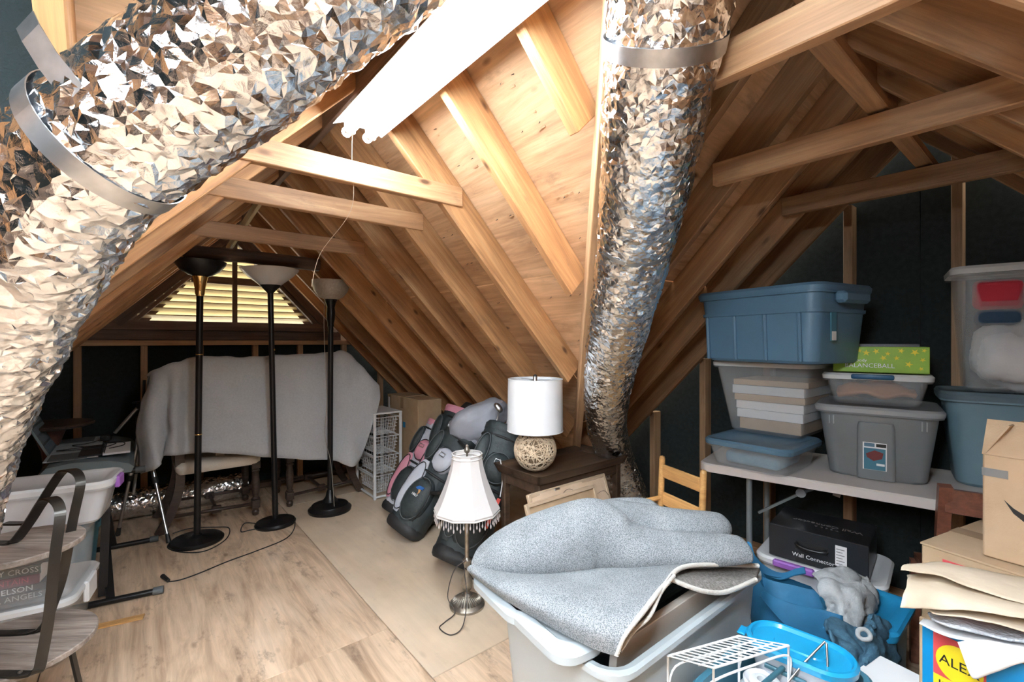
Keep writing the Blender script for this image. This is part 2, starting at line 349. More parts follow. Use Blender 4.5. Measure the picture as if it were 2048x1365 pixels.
# nail tips poking through the sheathing
def nails(kind, pts):
    f = slope(kind); V = []
    for u, t in pts:
        a = f(u, t); n = (f(u, t + .1) - a).normalized(); wd = f(u + 1, t) - a; nm = wd.cross(n); nm = nm if nm.z < 0 else -nm
        V.append(tube([a, a + nm * .012 + Vector((random.uniform(-.004, .004), 0, 0))], [.0022, .0006], 4))
    o = mk('nail_tips', cat(*V), M['nail'], roof); o['kind'] = 'stuff'
    W_ = []
    for u, t in pts:
        for q in range(random.choice((0, 1, 1, 2))):
            u2, t2 = u + random.uniform(-.03, .03), t + random.uniform(-.03, .03); a = f(u2, t2); ln = random.uniform(.012, .04); n = (f(u2, t2 + .1) - a).normalized(); wd = (f(u2 + 1, t2) - a).normalized(); nm = wd.cross(n); nm = nm if nm.z < 0 else -nm
            W_.append(prism([a + nm * .001, a + n * .006 + nm * .001, a + wd * ln + n * .003 + nm * random.uniform(.003, .010)], nm * .002))
    o = mk('splinters', cat(*W_), M['ply_roof'], roof); o['kind'] = 'stuff'
nails('main_right', [(y, t) for y in (1.07, 1.2, 1.29, 1.5, 1.6, 1.71, 1.92, 2.04, 2.14, 2.36, 2.5) for t in (.3, .42, .62, .75, .95, 1.16, 1.4, 1.62) if t < y - RY and random.random() < .75 for y in (y + random.uniform(-.04, .04),)])
# left-hand hatch of bare plywood beside the near duct is the sheathing itself
# gable wall with the louvre ---------------------------------------
wall = thing('wall_back', 'gable end wall of black board between wood studs', None, (0, 0, 0), HA, kind='structure')
LB = 1.505
for x0, x1 in ((-1.75, -.336), (-.336, .429), (.429, 1.232), (1.232, 2.9)):
    mk('wall_board', boxb(x0 + .002, x1 - .002, YW + .045, YW + .06, 0, 1.35), M['board'], wall)
for x in (-1.12, -.72, -.336, .054, .429, .847, 1.232, 1.654, 2.05):
    beam('stud', (x, YW + .012, 0), (x, YW + .012, min(1.312, RZ + .1 - SL * abs(x - RX))), .045, .06, M['stud'], wall, (1, 0, 0))
beam('top_plate', (-1.1, YW, 1.334), (1.75, YW, 1.334), .09, .042, M['stud'], wall, (0, 1, 0))
beam('header_board', (-.85, YW + .012, 1.40), (1.62, YW + .012, 1.40), .04, .082, M['darkwood'], wall, (0, 1, 0))
beam('header_board', (-.6, YW - .01, 1.478), (1.5, YW - .01, 1.478), .06, .075, M['darkwood'], wall, (0, 1, 0))
beam('bottom_plate', (-1.5, YW, .03), (2.6, YW, .03), .09, .045, M['darkwood'], wall, (0, 1, 0))
mk('wall_backing', boxb(-2.2, 3.4, YW + .062, YW + .07, -.02, 1.44), M['board'], wall)
# black infill beside the louvre up to the roof
APX = LB + .69 * SL
for s in (-1, 1):
    mk('wall_board', prism([(RX + s * .73, YW + .05, 1.35), (RX + s * 2.2, YW + .05, 1.35), (RX + s * 2.2, YW + .05, RZ + DV - SL * 2.2), (RX, YW + .05, RZ + DV), (RX, YW + .05, APX + .05)], (0, .015, 0)), M['darkwood'], wall)
lv = thing('window_1', 'triangular gable louvre with pale wood slats', None, (0, 0, 0), HA, kind='structure')
z = LB + .012
while z < APX - .05:
    hwid = (APX - z) / SL - .004
    bm = bm_of(box(2 * hwid, .092, .011, bev=.0015)); o = bmobj('slat', bm, M['louvre'], lv)
    o.location = (RX, YW + .06, z + .022); o.rotation_euler = (R(-38), 0, 0)
    z += .058
for s in (-1, 1):
    d = Vector((-s, 0, SL)).normalized()
    beam('louvre_frame', Vector((RX + s * .715, YW + .03, LB - .02)), Vector((RX + s * .0, YW + .03, APX + .03)), .13, .03, M['darkwood'], lv, (0, 1, 0))
    beam('louvre_frame', Vector((RX + s * .80, YW - .02, LB - .02)), Vector((RX + s * .0, YW - .02, APX + .10)), .05, .07, M['darkwood'], lv, (0, 1, 0))
beam('mullion', (RX, YW + .0, LB - .03), (RX, YW + .0, APX), .038, .03, M['darkwood'], lv, (1, 0, 0))
beam('crossbar', (RX - .32, YW, 1.88), (RX + .32, YW, 1.88), .03, .06, M['darkwood'], lv, (0, 1, 0))
# end wall of the cross attic --------------------------------------
wr = thing('wall_right', 'cross attic end wall of black board and studs', None, (0, 0, 0), HA, kind='structure')
def gz(y): return RZ + DV - SL * abs(y - RY)
ys = [-1.9, -.5, RY, 1.2, 2.02, 2.75]
for a, b in zip(ys, ys[1:]):
    mk('wall_board', prism([(XW + .045, a + .002, 0), (XW + .045, b - .002, 0), (XW + .045, b - .002, max(.02, gz(b))), (XW + .045, a + .002, max(.02, gz(a)))], (.015, 0, 0)), M['board'], wr)
for y in (-.5, -.08, .344, .78, 1.2, 1.62, 2.02, 2.4):
    beam('stud', (XW, y, 0), (XW, y, gz(y) - .16), .042, .085, M['stud'], wr, (0, 1, 0))
beam('bottom_plate', (XW, -1.6, .022), (XW, 2.6, .022), .085, .04, M['stud'], wr, (1, 0, 0))
mk('wall_backing', prism([(XW + .062, -2.2, -.02), (XW + .062, 3.2, -.02), (XW + .062, RY, RZ + DV + .12)], (.01, 0, 0)), M['board'], wr)
wl = thing('wall_left', 'far left end wall of the cross attic', None, (0, 0, 0), HA, kind='structure')
mk('wall_board', prism([(-3.06, -1.98, 0), (-3.06, 2.96, 0), (-3.06, RY, RZ + DV)], (-.015, 0, 0)), M['board'], wl)
# ================================================================= shop light
FY0, FY1, FZ = -.62, 1.80, 2.175
def shop_light(label, loc, rot, LN, hang=(.3, 2.1), tm='tube'):
    fx = thing('shop_light', label, 'light', loc, rot)
    mk('housing', boxb(-.055, .055, 0, LN, .025, .075, .006), M['white_paint'], fx)
    for s in (-1, 1):
        mk('reflector', prism([(s * .05, 0, .034), (s * .098, 0, .012), (s * .098, 0, .015), (s * .05, 0, .038)], (0, LN, 0)), M['white_paint'], fx)
        mk('tube', tube([(s * .042, .012, -.002), (s * .042, LN + .012, -.002)], .019, 12), M[tm], fx, True, 40)
        mk('lamp_holder', boxb(s * .042 - .02, s * .042 + .02, LN - .035, LN - .015, -.02, .03, .004), M['white_paint'], fx)
    for y in hang: mk('hanger', tube([(0, y, .075), (0, y, .25)], .003, 6), M['steel'], fx)
    return fx
fx = shop_light('long glowing fluorescent shop light hung below the main ridge', hw(RX, FY0, FZ), HA, FY1 - FY0)
mk('pull_cord', tube(smoothpath([(-.03, 2.40, -.005), (-.032, 2.40, -.12), (-.02, 2.44, -.3), (-.09, 2.6, -.46), (-.12, 2.62, -.6)], 6), .001, 4), mat('cord_tan', (.55, .42, .3), .8), fx)
# an unseen second one, added as fill light over and behind the photographer
shop_light('added unseen fluorescent fill light behind the photographer in the cross attic', hw(.28, .10, 1.90), HA + R(90), 1.9, (.3, 1.5), 'fill_tube')
# ================================================================= foil ducts
def duct(name, label, path, rad, mt, seed, step=.0085, amp=.010, nseg=None, rib=.0):
    pts = smoothpath(path, 24); L = [0.0]
    for a, b in zip(pts, pts[1:]): L.append(L[-1] + (b - a).length)
    n = int(L[-1] / step); out, rr = [], []; j = 0
    radf = rad if callable(rad) else (lambda s: rad)
    for i in range(n + 1):
        s = L[-1] * i / n
        while j < len(L) - 2 and L[j + 1] < s: j += 1
        k = (s - L[j]) / max(1e-6, L[j + 1] - L[j]); out.append(pts[j].lerp(pts[j + 1], k)); rr.append(radf(i / n))
    m = nseg or int(2 * math.pi * max(rr) / step)
    V, Fc = tube(out, rr, m, caps=False); rnd = random.Random(seed); step_ = L[-1] / n
    for i in range(n + 1):
        tg = (out[min(i + 1, n)] - out[max(i - 1, 0)]).normalized()
        for k in range(m):
            v = V[i * m + k]; nr = (v - out[i]).normalized(); cr_ = tg.cross(nr); V[i * m + k] = v + (tg * rnd.uniform(-.42, .42) + cr_ * rnd.uniform(-.42, .42)) * step_; o3 = Vector((seed * 3.1, seed * 1.3, 0))
    for i in range(n + 1):
        for k in range(m):
            v = V[i * m + k]; nr = (v - out[i]).normalized()
            q = v * 9 + o3; d = noise.noise(q) * 1.0
            a = L[-1] * i / n
            w2 = Vector((a * 46 + noise.noise(v * 14) * 2.2, k / m * 15, seed)); d += (1 - 2.6 * abs(noise.noise(w2))) * .55
            d += (1 - 2.4 * abs(noise.noise(v * 24 + o3))) * .55
            V[i * m + k] = v + nr * (d * amp + rnd.uniform(-1, 1) * amp * .10 + rib * math.cos(a * 130))
    Fc = [t for q in Fc for t in (((q[0], q[1], q[2]), (q[0], q[2], q[3])) if rnd.random() < .5 else ((q[0], q[1], q[3]), (q[1], q[2], q[3])))]
    # uneven triangulation reads as crumpled foil
    t = thing(name, label, 'duct', (0, 0, 0)); mk('foil_jacket', (V, Fc), mt, t); return t, out, rr
def band(t, ctr, axis, r, w, a0=0, a1=2 * math.pi, name='strap', th=.0015, m=None):
    s, u = frame(axis); ax = axis.normalized(); n = 48; V, Fc = [], []
    for i in range(n + 1):
        a = a0 + (a1 - a0) * i / n; d = s * math.cos(a) + u * math.sin(a)
        V += [ctr + d * r - ax * w / 2, ctr + d * r + ax * w / 2, ctr + d * (r + th) + ax * w / 2, ctr + d * (r + th) - ax * w / 2]
    for i in range(n):
        for k in range(4): Fc.append((4 * i + k, 4 * i + (k + 1) % 4, 4 * i + 4 + (k + 1) % 4, 4 * i + 4 + k))
    return mk(name, (V, Fc), m or M['galv'], t, True, 40)
def near_idx(out, p): return min(range(len(out)), key=lambda i: (out[i] - p).length)
dl, o1, r1 = duct('foil_duct', 'wide crinkled silver foil duct strapped under the left rafters', [P(990, -305, .66), P(785, -142, .66), P(602, 3, .67), P(407, 159, .69), P(217, 296, .71), P(118, 415, .75), P(44, 555, .82), P(-30, 722, .93), P(-85, 880, 1.05), P(-125, 1050, 1.12), P(-165, 1250, 1.15), P(-165, 1690, 1.18)], lambda s: .103 + .006 * max(0, (s - .4) * 1.6), M['foil'], 1, step=.0098, amp=.0068, rib=.0014)
i = near_idx(o1, P(217, 296, .71)); ax_ = o1[i - 8] - o1[i + 4]; band(dl, o1[i], ax_, .110, .030)
mk('strap', strip([P(150, 190, .60), P(95, 120, .60), P(62, 66, .60), P(50, 40, .61)], .034, .0015, ax_), M['galv'], dl)
dr, o2, r2 = duct('foil_duct', 'slimmer silver foil duct running down the valley beside the post', [P(1362, -260, .92), P(1348, -110, .96), P(1330, 60, 1.05), P(1308, 220, 1.18), P(1294, 340, 1.32), P(1268, 500, 1.6), P(1240, 640, 1.9), P(1216, 770, 2.35), P(1213, 850, 2.75), P(1232, 920, 3.05), P(1258, 985, 3.15), P(1280, 1060, 3.15)], lambda s: .134 - .02 * min(1, s * 1.5), M['foil'], 5, step=.0095, amp=.0058, rib=.0012)
for q, rr_, ww in ((P(1332, 85, 1.07), .139, .036), (P(1280, 470, 1.55), .128, .018)):
    i = near_idx(o2, q); band(dr, o2[i], o2[i + 3] - o2[i - 3], rr_, ww)
df, o3_, r3 = duct('foil_duct', 'foil duct lying on the floor behind the covered chairs', [hw(-.62, 4.56, .112), hw(-.2, 4.55, .112), hw(.25, 4.53, .112), hw(.74, 4.56, .108)], .102, M['foil'], 9, step=.012, amp=.006)
# ================================================================= more materials
M['black'] = mat('black_metal', (.012, .012, .013), .35, .3)
M['blackmatte'] = mat('matte_black', (.014, .014, .015), .6)
M['gold'] = mat('polished_brass', (.75, .52, .22), .2, 1)
M['glass_white'] = mat('white_glass_shade', (.72, .73, .75), .35, coat=.3)
M['glass_amber'] = mat('frosted_glass_shade', (.36, .32, .27), .45, c2=(.45, .40, .34), ns=60, coat=.2)
M['blanket'] = mat('grey_fleece', (.47, .50, .53), .95, c2=(.53, .56, .59), ns=90, bs=.25, bscale=500, sheen=.3)
M['cream'] = mat('cream_linen', (.78, .71, .61), .9, c2=(.84, .77, .67), ns=120, bs=.15, bscale=700)
M['espresso'] = wood('espresso_wood', (.030, .018, .013), (.085, .055, .042), stretch=(3, 40, 40), rough=.4, vary=.1, bs=.05)
M['walnut'] = wood('dark_tray_wood', (.035, .020, .012), (.095, .055, .032), stretch=(2, 20, 20), rough=.35, vary=.1, bs=.05)
M['oak'] = wood('golden_oak', (.50, .24, .06), (.72, .40, .13), stretch=(3, 30, 30), rough=.45, vary=.1, bs=.05)
M['cherry'] = wood('red_brown_chair_wood', (.11, .035, .02), (.22, .075, .04), stretch=(3, 30, 30), rough=.3, vary=.1, bs=.03)
M['greyoak'] = wood('grey_brown_wood_veneer', (.16, .125, .105), (.44, .37, .32), (.30, .245, .21), stretch=(3, 34, 34), dist=1.6, rough=.55, vary=.05, bs=.1)
M['darkbar'] = mat('dark_bronze_bar', (.045, .042, .038), .32, .8)
M['frame_wood'] = wood('pale_frame_wood', (.42, .29, .18), (.60, .45, .31), stretch=(3, 30, 30), vary=.08)
M['kraft'] = mat('kraft_cardboard', (.44, .31, .185), .85, c2=(.49, .35, .215), ns=14, bs=.1, bscale=200)
M['kraft2'] = mat('pale_cardboard', (.47, .335, .21), .85, c2=(.53, .38, .245), ns=10, bs=.1, bscale=200)
M['paper'] = mat('brown_paper', (.58, .43, .30), .85, c2=(.66, .50, .36), ns=9, bs=.5, bscale=18, bd=.01)
M['kraftpaper'] = mat('pale_kraft_paper', (.66, .55, .41), .9, c2=(.72, .61, .47), ns=12, bs=.35, bscale=25)
M['whitepaper'] = mat('white_paper', (.86, .86, .86), .7)
M['tape'] = mat('packing_tape', (.36, .25, .15), .25)
M['white'] = mat('white_plastic', (.80, .82, .84), .4)
M['whitewire'] = mat('white_coated_wire', (.82, .84, .86), .35)
M['tabletop'] = mat('white_table_plastic', (.66, .61, .58), .5, bs=.05, bscale=300)
M['greytube'] = mat('grey_steel_tube', (.25, .28, .29), .4, .3)
def clear(name, c, a, rough=.25): return mat(name, c, rough, alpha=a, coat=.3)
M['clear'] = clear('clear_plastic', (.82, .86, .89), .15)
M['clear2'] = clear('thin_clear_plastic', (.85, .88, .92), .16)
M['milky'] = clear('milky_plastic', (.80, .84, .90), .55)
M['clearlid'] = clear('frosted_lid_plastic', (.80, .82, .83), .82)
M['smoke'] = clear('smoky_grey_plastic', (.23, .245, .255), .86, .35)
M['smokelid'] = clear('grey_lid_plastic', (.36, .375, .385), .95, .35)
M['bluelid'] = mat('slate_blue_lid', (.10, .19, .27), .4)
M['bluetote'] = mat('slate_blue_plastic', (.10, .20, .30), .42, bs=.05, bscale=400)
M['bluegrey'] = mat('blue_grey_plastic', (.16, .26, .31), .45, bs=.05, bscale=400)
M['bluegreylid'] = mat('grey_blue_lid', (.10, .15, .18), .5)
M['greytote'] = mat('pale_grey_plastic', (.44, .50, .53), .4, bs=.04, bscale=400)
M['greytotebody'] = mat('putty_grey_plastic', (.34, .36, .36), .45, bs=.04, bscale=400)
M['purple'] = mat('purple_plastic', (.33, .13, .50), .4)
M['teal'] = mat('teal_blue_plastic', (.02, .27, .52), .3)
M['trash'] = mat('teal_trash_plastic', (.06, .20, .28), .4)
M['lidblue'] = clear('bright_blue_lid', (.01, .30, .56), .95, .2)
M['green'] = mat('lime_green_print', (.22, .42, .02), .45, c2=(.30, .52, .03), ns=10)
M['yellow'] = mat('yellow_print', (.85, .70, .02), .5)
M['red'] = mat('red_print', (.62, .07, .08), .5)
M['blueprint'] = mat('blue_print', (.0, .24, .55), .45)
M['purpleink'] = mat('violet_print', (.20, .12, .55), .5)
M['ink'] = mat('black_ink', (.012, .012, .012), .5)
M['whiteink'] = mat('white_ink', (.88, .88, .88), .5)
M['greyink'] = mat('grey_ink', (.20, .20, .20), .35)
M['blackbox'] = mat('black_carton', (.022, .024, .027), .35, bs=.04, bscale=300)
M['golfblack'] = mat('black_nylon', (.020, .028, .030), .6, c2=(.03, .04, .042), ns=30, bs=.2, bscale=60)
M['golfgrey'] = mat('silver_grey_nylon', (.46, .48, .54), .55, bs=.15, bscale=40)
M['pink'] = mat('pink_nylon', (.66, .28, .36), .6)
M['hood'] = mat('grey_rain_hood', (.34, .36, .41), .5, bs=.25, bscale=12, bd=.02)
M['shade'] = mat('white_lamp_linen', (.74, .76, .78), .85, bs=.06, bscale=600)
M['shade2'] = mat('ivory_lamp_linen', (.66, .635, .625), .85, bs=.08, bscale=500)
M['pewter'] = mat('antique_pewter', (.30, .27, .23), .38, .85, c2=(.42, .38, .32), ns=40)
M['bead'] = mat('clear_beads', (.55, .50, .50), .15, alpha=.85)
M['rattan'] = mat('rattan_string', (.62, .47, .32), .8, c2=(.75, .60, .44), ns=30)
M['rattan_in'] = mat('rattan_core', (.22, .15, .09), .9)
def weave(name, ca, cb, scale=420):
    m, nt, b = nodes(name); L = nt.links.new; b.inputs['Roughness'].default_value = .95
    tc = nn(nt, 'ShaderNodeTexCoord'); v = nn(nt, 'ShaderNodeTexVoronoi', Scale=scale); L(tc.outputs['Object'], v.inputs['Vector'])
    n = nn(nt, 'ShaderNodeTexNoise', Scale=9, Detail=4); L(tc.outputs['Object'], n.inputs['Vector'])
    a = nn(nt, 'ShaderNodeMath', operation='MULTIPLY_ADD'); L(n.outputs['Fac'], a.inputs[0]); a.inputs[1].default_value = .5; L(v.outputs['Distance'], a.inputs[2])
    r = nn(nt, 'ShaderNodeValToRGB'); e = r.color_ramp.elements; e[0].position = .35; e[1].position = .95; e[0].color = c4(cb); e[1].color = c4(ca); L(a.outputs[0], r.inputs[0]); L(r.outputs[0], b.inputs['Base Color'])
    bump(nt, b, v.outputs['Distance'], .5, .002); return m
M['rugback'] = weave('rug_backing_weave', (.12, .135, .145), (.36, .38, .395))
M['rugpile'] = mat('taupe_rug_pile', (.16, .15, .135), 1, c2=(.30, .28, .26), ns=150, bs=.8, bscale=260)
M['rugedge'] = mat('rug_binding', (.58, .56, .52), .95, bs=.4, bscale=300)
M['mdf'] = mat('off_white_board', (.60, .55, .50), .6)
M['denim'] = mat('blue_denim', (.035, .10, .16), .9, c2=(.06, .15, .22), ns=60, bs=.3, bscale=400)
M['paledenim'] = mat('washed_grey_denim', (.36, .38, .39), .9, c2=(.48, .50, .51), ns=25, bs=.3, bscale=300)
M['bluebag'] = mat('blue_tote_fabric', (.008, .095, .20), .7, c2=(.012, .13, .26), ns=8, bs=.2, bscale=20)
M['whitecloth'] = mat('white_cloth', (.80, .80, .81), .95, bs=.2, bscale=200)
M['tan'] = mat('tan_leather', (.46, .19, .07), .6)
M['kbd'] = mat('blue_grey_device_plastic', (.16, .21, .235), .4)
M['kbdlight'] = mat('pale_grey_device_plastic', (.52, .57, .60), .45, c2=(.62, .67, .70), ns=20)
M['silver'] = mat('silver_tube', (.50, .51, .52), .28, .9)
M['redwood'] = wood('red_brown_table_wood', (.10, .035, .02), (.20, .075, .04), stretch=(3, 30, 30), rough=.3, vary=.1, bs=.03)
M['rubber'] = mat('grey_rubber', (.09, .10, .105), .7)
# ================================================================= left side: lamps, covered chairs, keyboard, bins, tiered table
def lean(o, dx, dy=0): o.rotation_euler = (-dy, dx, o.rotation_euler[2])
def torchiere(loc, label, base, pole_r, z0, z1, bands, cup, neck, bowl, bowl_m, dx, neck_m=None, switch=None):
    t = thing('floor_lamp', label, 'lamp', loc, 0, 'tall torchiere floor lamps'); lean(t, dx)
    mk('base', lathe(base, 36), M['black'], t, True, 35)
    p = mk('pole', lathe([(pole_r, z0), (pole_r, z1)], 16), M['black'], t, True)
    for zb in bands: mk('ring', lathe([(pole_r + .0005, zb - .004), (pole_r + .002, zb - .003), (pole_r + .002, zb + .003), (pole_r + .0005, zb + .004)], 16), M['gold'], p, True)
    if cup: mk('cup', lathe(cup, 28), M['black'], t, True, 40)
    if neck: mk('neck', lathe(neck, 24), neck_m or M['black'], t, True, 40)
    b = mk('bowl', lathe(bowl, 40), bowl_m, t, True, 50)
    if switch: mk('switch', mv(lathe([(0, 0), (.006, 0), (.006, .012), (0, .014)], 8), pole_r, 0, switch), M['gold'], p, True)
    return t
b1 = F(394, 1083)
lamp1 = torchiere(b1, 'tall floor lamp with black metal bowl and gold neck', [(0, 0), (.155, 0), (.157, .012), (.145, .024), (.05, .034), (.03, .042), (.022, .05), (0, .05)], .0205, .045, 1.66, (.72, 1.26), None,
           [(.019, 1.65), (.027, 1.665), (.030, 1.70), (.036, 1.74), (.043, 1.775), (.047, 1.785), (.02, 1.79), (0, 1.79)], [(.018, 1.775), (.07, 1.795), (.115, 1.825), (.145, 1.865), (.153, 1.888), (.150, 1.888), (.112, 1.832), (.06, 1.802), (.0, 1.795)], M['black'], .012, M['gold'])
b2 = F(551, 1049)
lamp2 = torchiere(b2, 'tall black floor lamp with white glass cone shade', [(0, 0), (.135, 0), (.138, .014), (.128, .028), (.05, .036), (.03, .045), (0, .045)], .0195, .04, 1.72, (), [(.018, 1.70), (.03, 1.715), (.068, 1.755), (.072, 1.76), (0, 1.765)], None,
           [(.066, 1.756), (.10, 1.785), (.15, 1.825), (.19, 1.865), (.196, 1.878), (.192, 1.878), (.145, 1.827), (.06, 1.765), (0, 1.76)], M['glass_white'], -.022, None, 1.28)
b3 = F(660, 1021)
lamp3 = torchiere(b3, 'tall floor lamp with frosted smoky glass bowl and stepped base', [(0, 0), (.16, 0), (.163, .02), (.145, .035), (.135, .05), (.11, .058), (.06, .075), (.035, .11), (.026, .15), (.018, .17), (0, .17)], .0205, .15, 1.50, (), [(.02, 1.66), (.048, 1.672), (.05, 1.685), (0, 1.69)],
           [(.019, 1.46), (.026, 1.47), (.023, 1.49), (.03, 1.52), (.034, 1.57), (.030, 1.62), (.040, 1.655), (.046, 1.67), (0, 1.675)], [(.045, 1.68), (.09, 1.70), (.125, 1.745), (.142, 1.795), (.146, 1.83), (.142, 1.83), (.120, 1.75), (.085, 1.71), (0, 1.69)], M['glass_amber'], .004)
def cord(lamp, pts, r=.0035, m=None, n=8):
    I = (Matrix.Translation(lamp.location) @ lamp.rotation_euler.to_matrix().to_4x4()).inverted()
    return mk('power_cord', tube(smoothpath([I @ p for p in pts], n), r, 6), m or M['blackmatte'], lamp, True), I
z_ = Vector((0, 0, .004))
k, I = cord(lamp2, [F(590, 1040) + z_, F(588, 1060) + z_, F(570, 1080) + z_, F(515, 1103) + z_, F(455, 1125) + z_, F(400, 1148) + z_, F(360, 1162) + z_, F(334, 1166) + z_])
mk('plug', tube([I @ (F(337, 1166) + z_ * 3), I @ (F(325, 1157) + z_ * 3)], [.009, .012], 8), M['blackmatte'], k)
cord(lamp1, [F(345, 1075) + z_ * 6, F(380, 1068) + z_ * 9, F(430, 1063) + z_ * 7, F(458, 1058) + z_, F(452, 1080) + z_, F(410, 1104) + z_, F(360, 1106) + z_, F(335, 1096) + z_, F(350, 1085) + z_ * 6])
cord(lamp2, [F(520, 1050) + z_, F(490, 1048) + z_, F(482, 1065) + z_, F(500, 1062) + z_, F(522, 1058) + z_])
cord(lamp3, [P(650, 590, 3.6), P(648, 640, 3.6), P(650, 720, 3.6), P(654, 800, 3.6), P(650, 870, 3.6), P(662, 930, 3.6), F(672, 1026) + Vector((0, -.03, .03))], .0022, mat('pale_cord', (.35, .32, .28), .7))
# ---- blanket over the two chairs
cols_ = [((300, 757), (273, 849), (285, 950), 3.02), ((311, 749), (297, 850), (317, 938), 3.0), ((338, 741), (335, 840), (325, 915), 3.03), ((360, 734), (350, 835), (348, 911), 3.06), ((384, 725), (374, 830), (370, 908), 3.12), ((430, 724), (424, 830), (415, 905), 3.2), ((480, 723), (477, 820), (474, 908), 3.3),
         ((540, 722), (541, 820), (541, 915), 3.42), ((610, 719), (612, 820), (616, 918), 3.56), ((665, 713), (668, 820), (673, 921), 3.70), ((691, 710), (698, 820), (706, 933), 3.76), ((722, 735), (727, 830), (722, 917), 3.80), ((745, 756), (745, 800), (740, 870), 3.84), ((758, 772), (760, 800), (753, 836), 3.88)]
rows_ = [[], [], [], [], [], []]
for i, (a, b, c, d) in enumerate(cols_):
    bk = .42 + .06 * math.sin(i); d += .12
    rows_[0].append(P(a[0], a[1], d) + HY * bk + Vector((0, 0, -.52))); rows_[1].append(P(a[0], a[1], d) + HY * (bk - .04) + Vector((0, 0, -.05)))
    rows_[2].append(P(a[0], a[1] + 1, d) + HY * .10 + Vector((0, 0, .004))); rows_[3].append(P(a[0], a[1], d)); rows_[4].append(P(b[0], b[1], d - .05 - (.05 if i in (1, 3) else 0) + .03 * (i in (2, 4)))); rows_[5].append(P(c[0], c[1], d - .09 - (.06 if i in (1, 3, 10) else 0)))
V, Fc = crgrid(rows_, 7, 6)
V = [wob(v, 3.5, .018, 3) + Vector((0, 0, 1)) * 0 for v in V]
V = [v + Vector((0, -1, 0)) * (.010 * noise.noise(Vector((v.x * 16 + v.y * 12, v.z * 1.2, 0))) + .006 * noise.noise(v * 11)) for v in V]
V, Fc = crumple((V, Fc), [(5, .010), (13, -.004)], 2)
tag(mk('blanket', thicken((V, Fc), .006), M['blanket'], None, True), 'grey fleece blanket draped over the backs of two dining chairs', 'blanket')
# ---- dining chairs under it
turn = [(.012, 0), (.022, .006), (.026, .03), (.018, .045), (.026, .055), (.026, .06)]
turn2 = [(.020, .12), (.030, .13), (.018, .145), (.026, .18), (.030, .26), (.022, .33), (.030, .345), (.022, .355), (.028, .365)]
def dchair(label, loc, rot):
    t = thing('dining_chair', label, 'chair', loc, rot, 'upholstered dining chairs under the blanket')
    for s in (-1, 1):
        g = mk('leg', cat(mv(lathe(turn, 14), .235, s * .215, 0), boxb(.207, .263, s * .215 - .028, s * .215 + .028, .06, .122, .003), mv(lathe(turn2, 14), .235, s * .215, 0), boxb(.205, .265, s * .215 - .03, s * .215 + .03, .365, .42, .003)), M['espresso'], t, True, 35)
        q = smoothpath([(-.36, 0, 0), (-.29, 0, .14), (-.245, 0, .30), (-.24, 0, .46), (-.26, 0, .75), (-.315, 0, 1.08)], 5)
        mk('leg', strip([Vector((p.x, s * .205, p.z)) for p in q], .034, .055, (0, 1, 0)), M['espresso'], t)
        mk('stretcher', rod((.21, s * .215, .091), (-.30, s * .205, .11), .013), M['espresso'], t, True)
    mk('stretcher', cat(rod((-.02, -.2, .1), (-.02, .2, .1), .013), boxb(-.05, .01, -.215, -.18, .075, .125, .004), boxb(-.05, .01, .18, .215, .075, .125, .004)), M['espresso'], t, True, 40)
    bm = bm_of(rings([(.50, .48, .03, .40), (.535, .515, .04, .425), (.54, .52, .045, .455), (.50, .48, .06, .482), (.30, .28, .08, .492)], 4, True, True)); mk('seat', vf_of(bm), M['cream'], t, True, 50)
    s2 = [(-.245, .48), (-.262, .75), (-.31, 1.06)]
    mk('backrest', loft([[Vector((x + dx, y, z)) for x in (0,) for dx, y in ((.035, -.17), (.05, 0), (.035, .17), (-.02, .17), (-.03, 0), (-.02, -.17))] for x, z in s2]), M['cream'], t, True, 60)
    return t
f1 = F(519, 1042); dchair('cream dining chair, its back to the tripod, under the grey blanket', f1 - HX * .235 + HY * .36, HA)
f2 = F(589, 1024); dchair('cream dining chair, its back to the wire drawers, under the grey blanket', f2 + HX * .235 + HY * .36, HA + math.pi)
# ---- tripod
hd = P(284, 815, 3.24)
t = thing('tripod', 'silver camera tripod standing between keyboard and blanket', 'tripod', (hd.x, hd.y, 0), 0)
for fx_, fy_ in ((338, 1086), (235, 1072), (262, 1030)):
    q = F(fx_, fy_) - Vector((hd.x, hd.y, 0)); top = Vector((0, 0, hd.z - .10)); mid = top.lerp(q, .5)
    l = mk('leg', cat(rod(top, mid, .015, 10), rod(mid, top.lerp(q, .93), .011, 10)), M['silver'], t, True, 40); mk('foot', tube([top.lerp(q, .93), q], [.012, .016], 8), M['blackmatte'], l, True, 40); mk('leg_clamp', rod(mid - (q - top).normalized() * .02, mid + (q - top).normalized() * .02, .019, 10), M['blackmatte'], l, True, 40)
mk('column', rod((0, 0, hd.z - .3), (0, 0, hd.z), .013, 10), M['silver'], t, True, 40)
mk('collar', boxb(-.03, .03, -.03, .03, hd.z - .12, hd.z - .06, .008), M['blackmatte'], t)
mk('head', cat(boxb(-.025, .025, -.025, .025, hd.z - .01, hd.z + .03, .006), boxb(-.05, .05, -.03, .03, hd.z + .028, hd.z + .042, .004)), M['blackmatte'], t)
mk('handle', rod((.01, 0, hd.z + .03), (.0, .02, hd.z + .19), .009, 8), M['blackmatte'], t, True, 40); mk('crank', rod((.01, .01, hd.z - .3), (.1, .0, hd.z - .32), .018, 10), M['blackmatte'], t, True, 40)
mk('pan_arm', rod((-.02, -.01, hd.z), (-.14, -.06, hd.z - .17), .011, 10), M['silver'], t, True, 40)
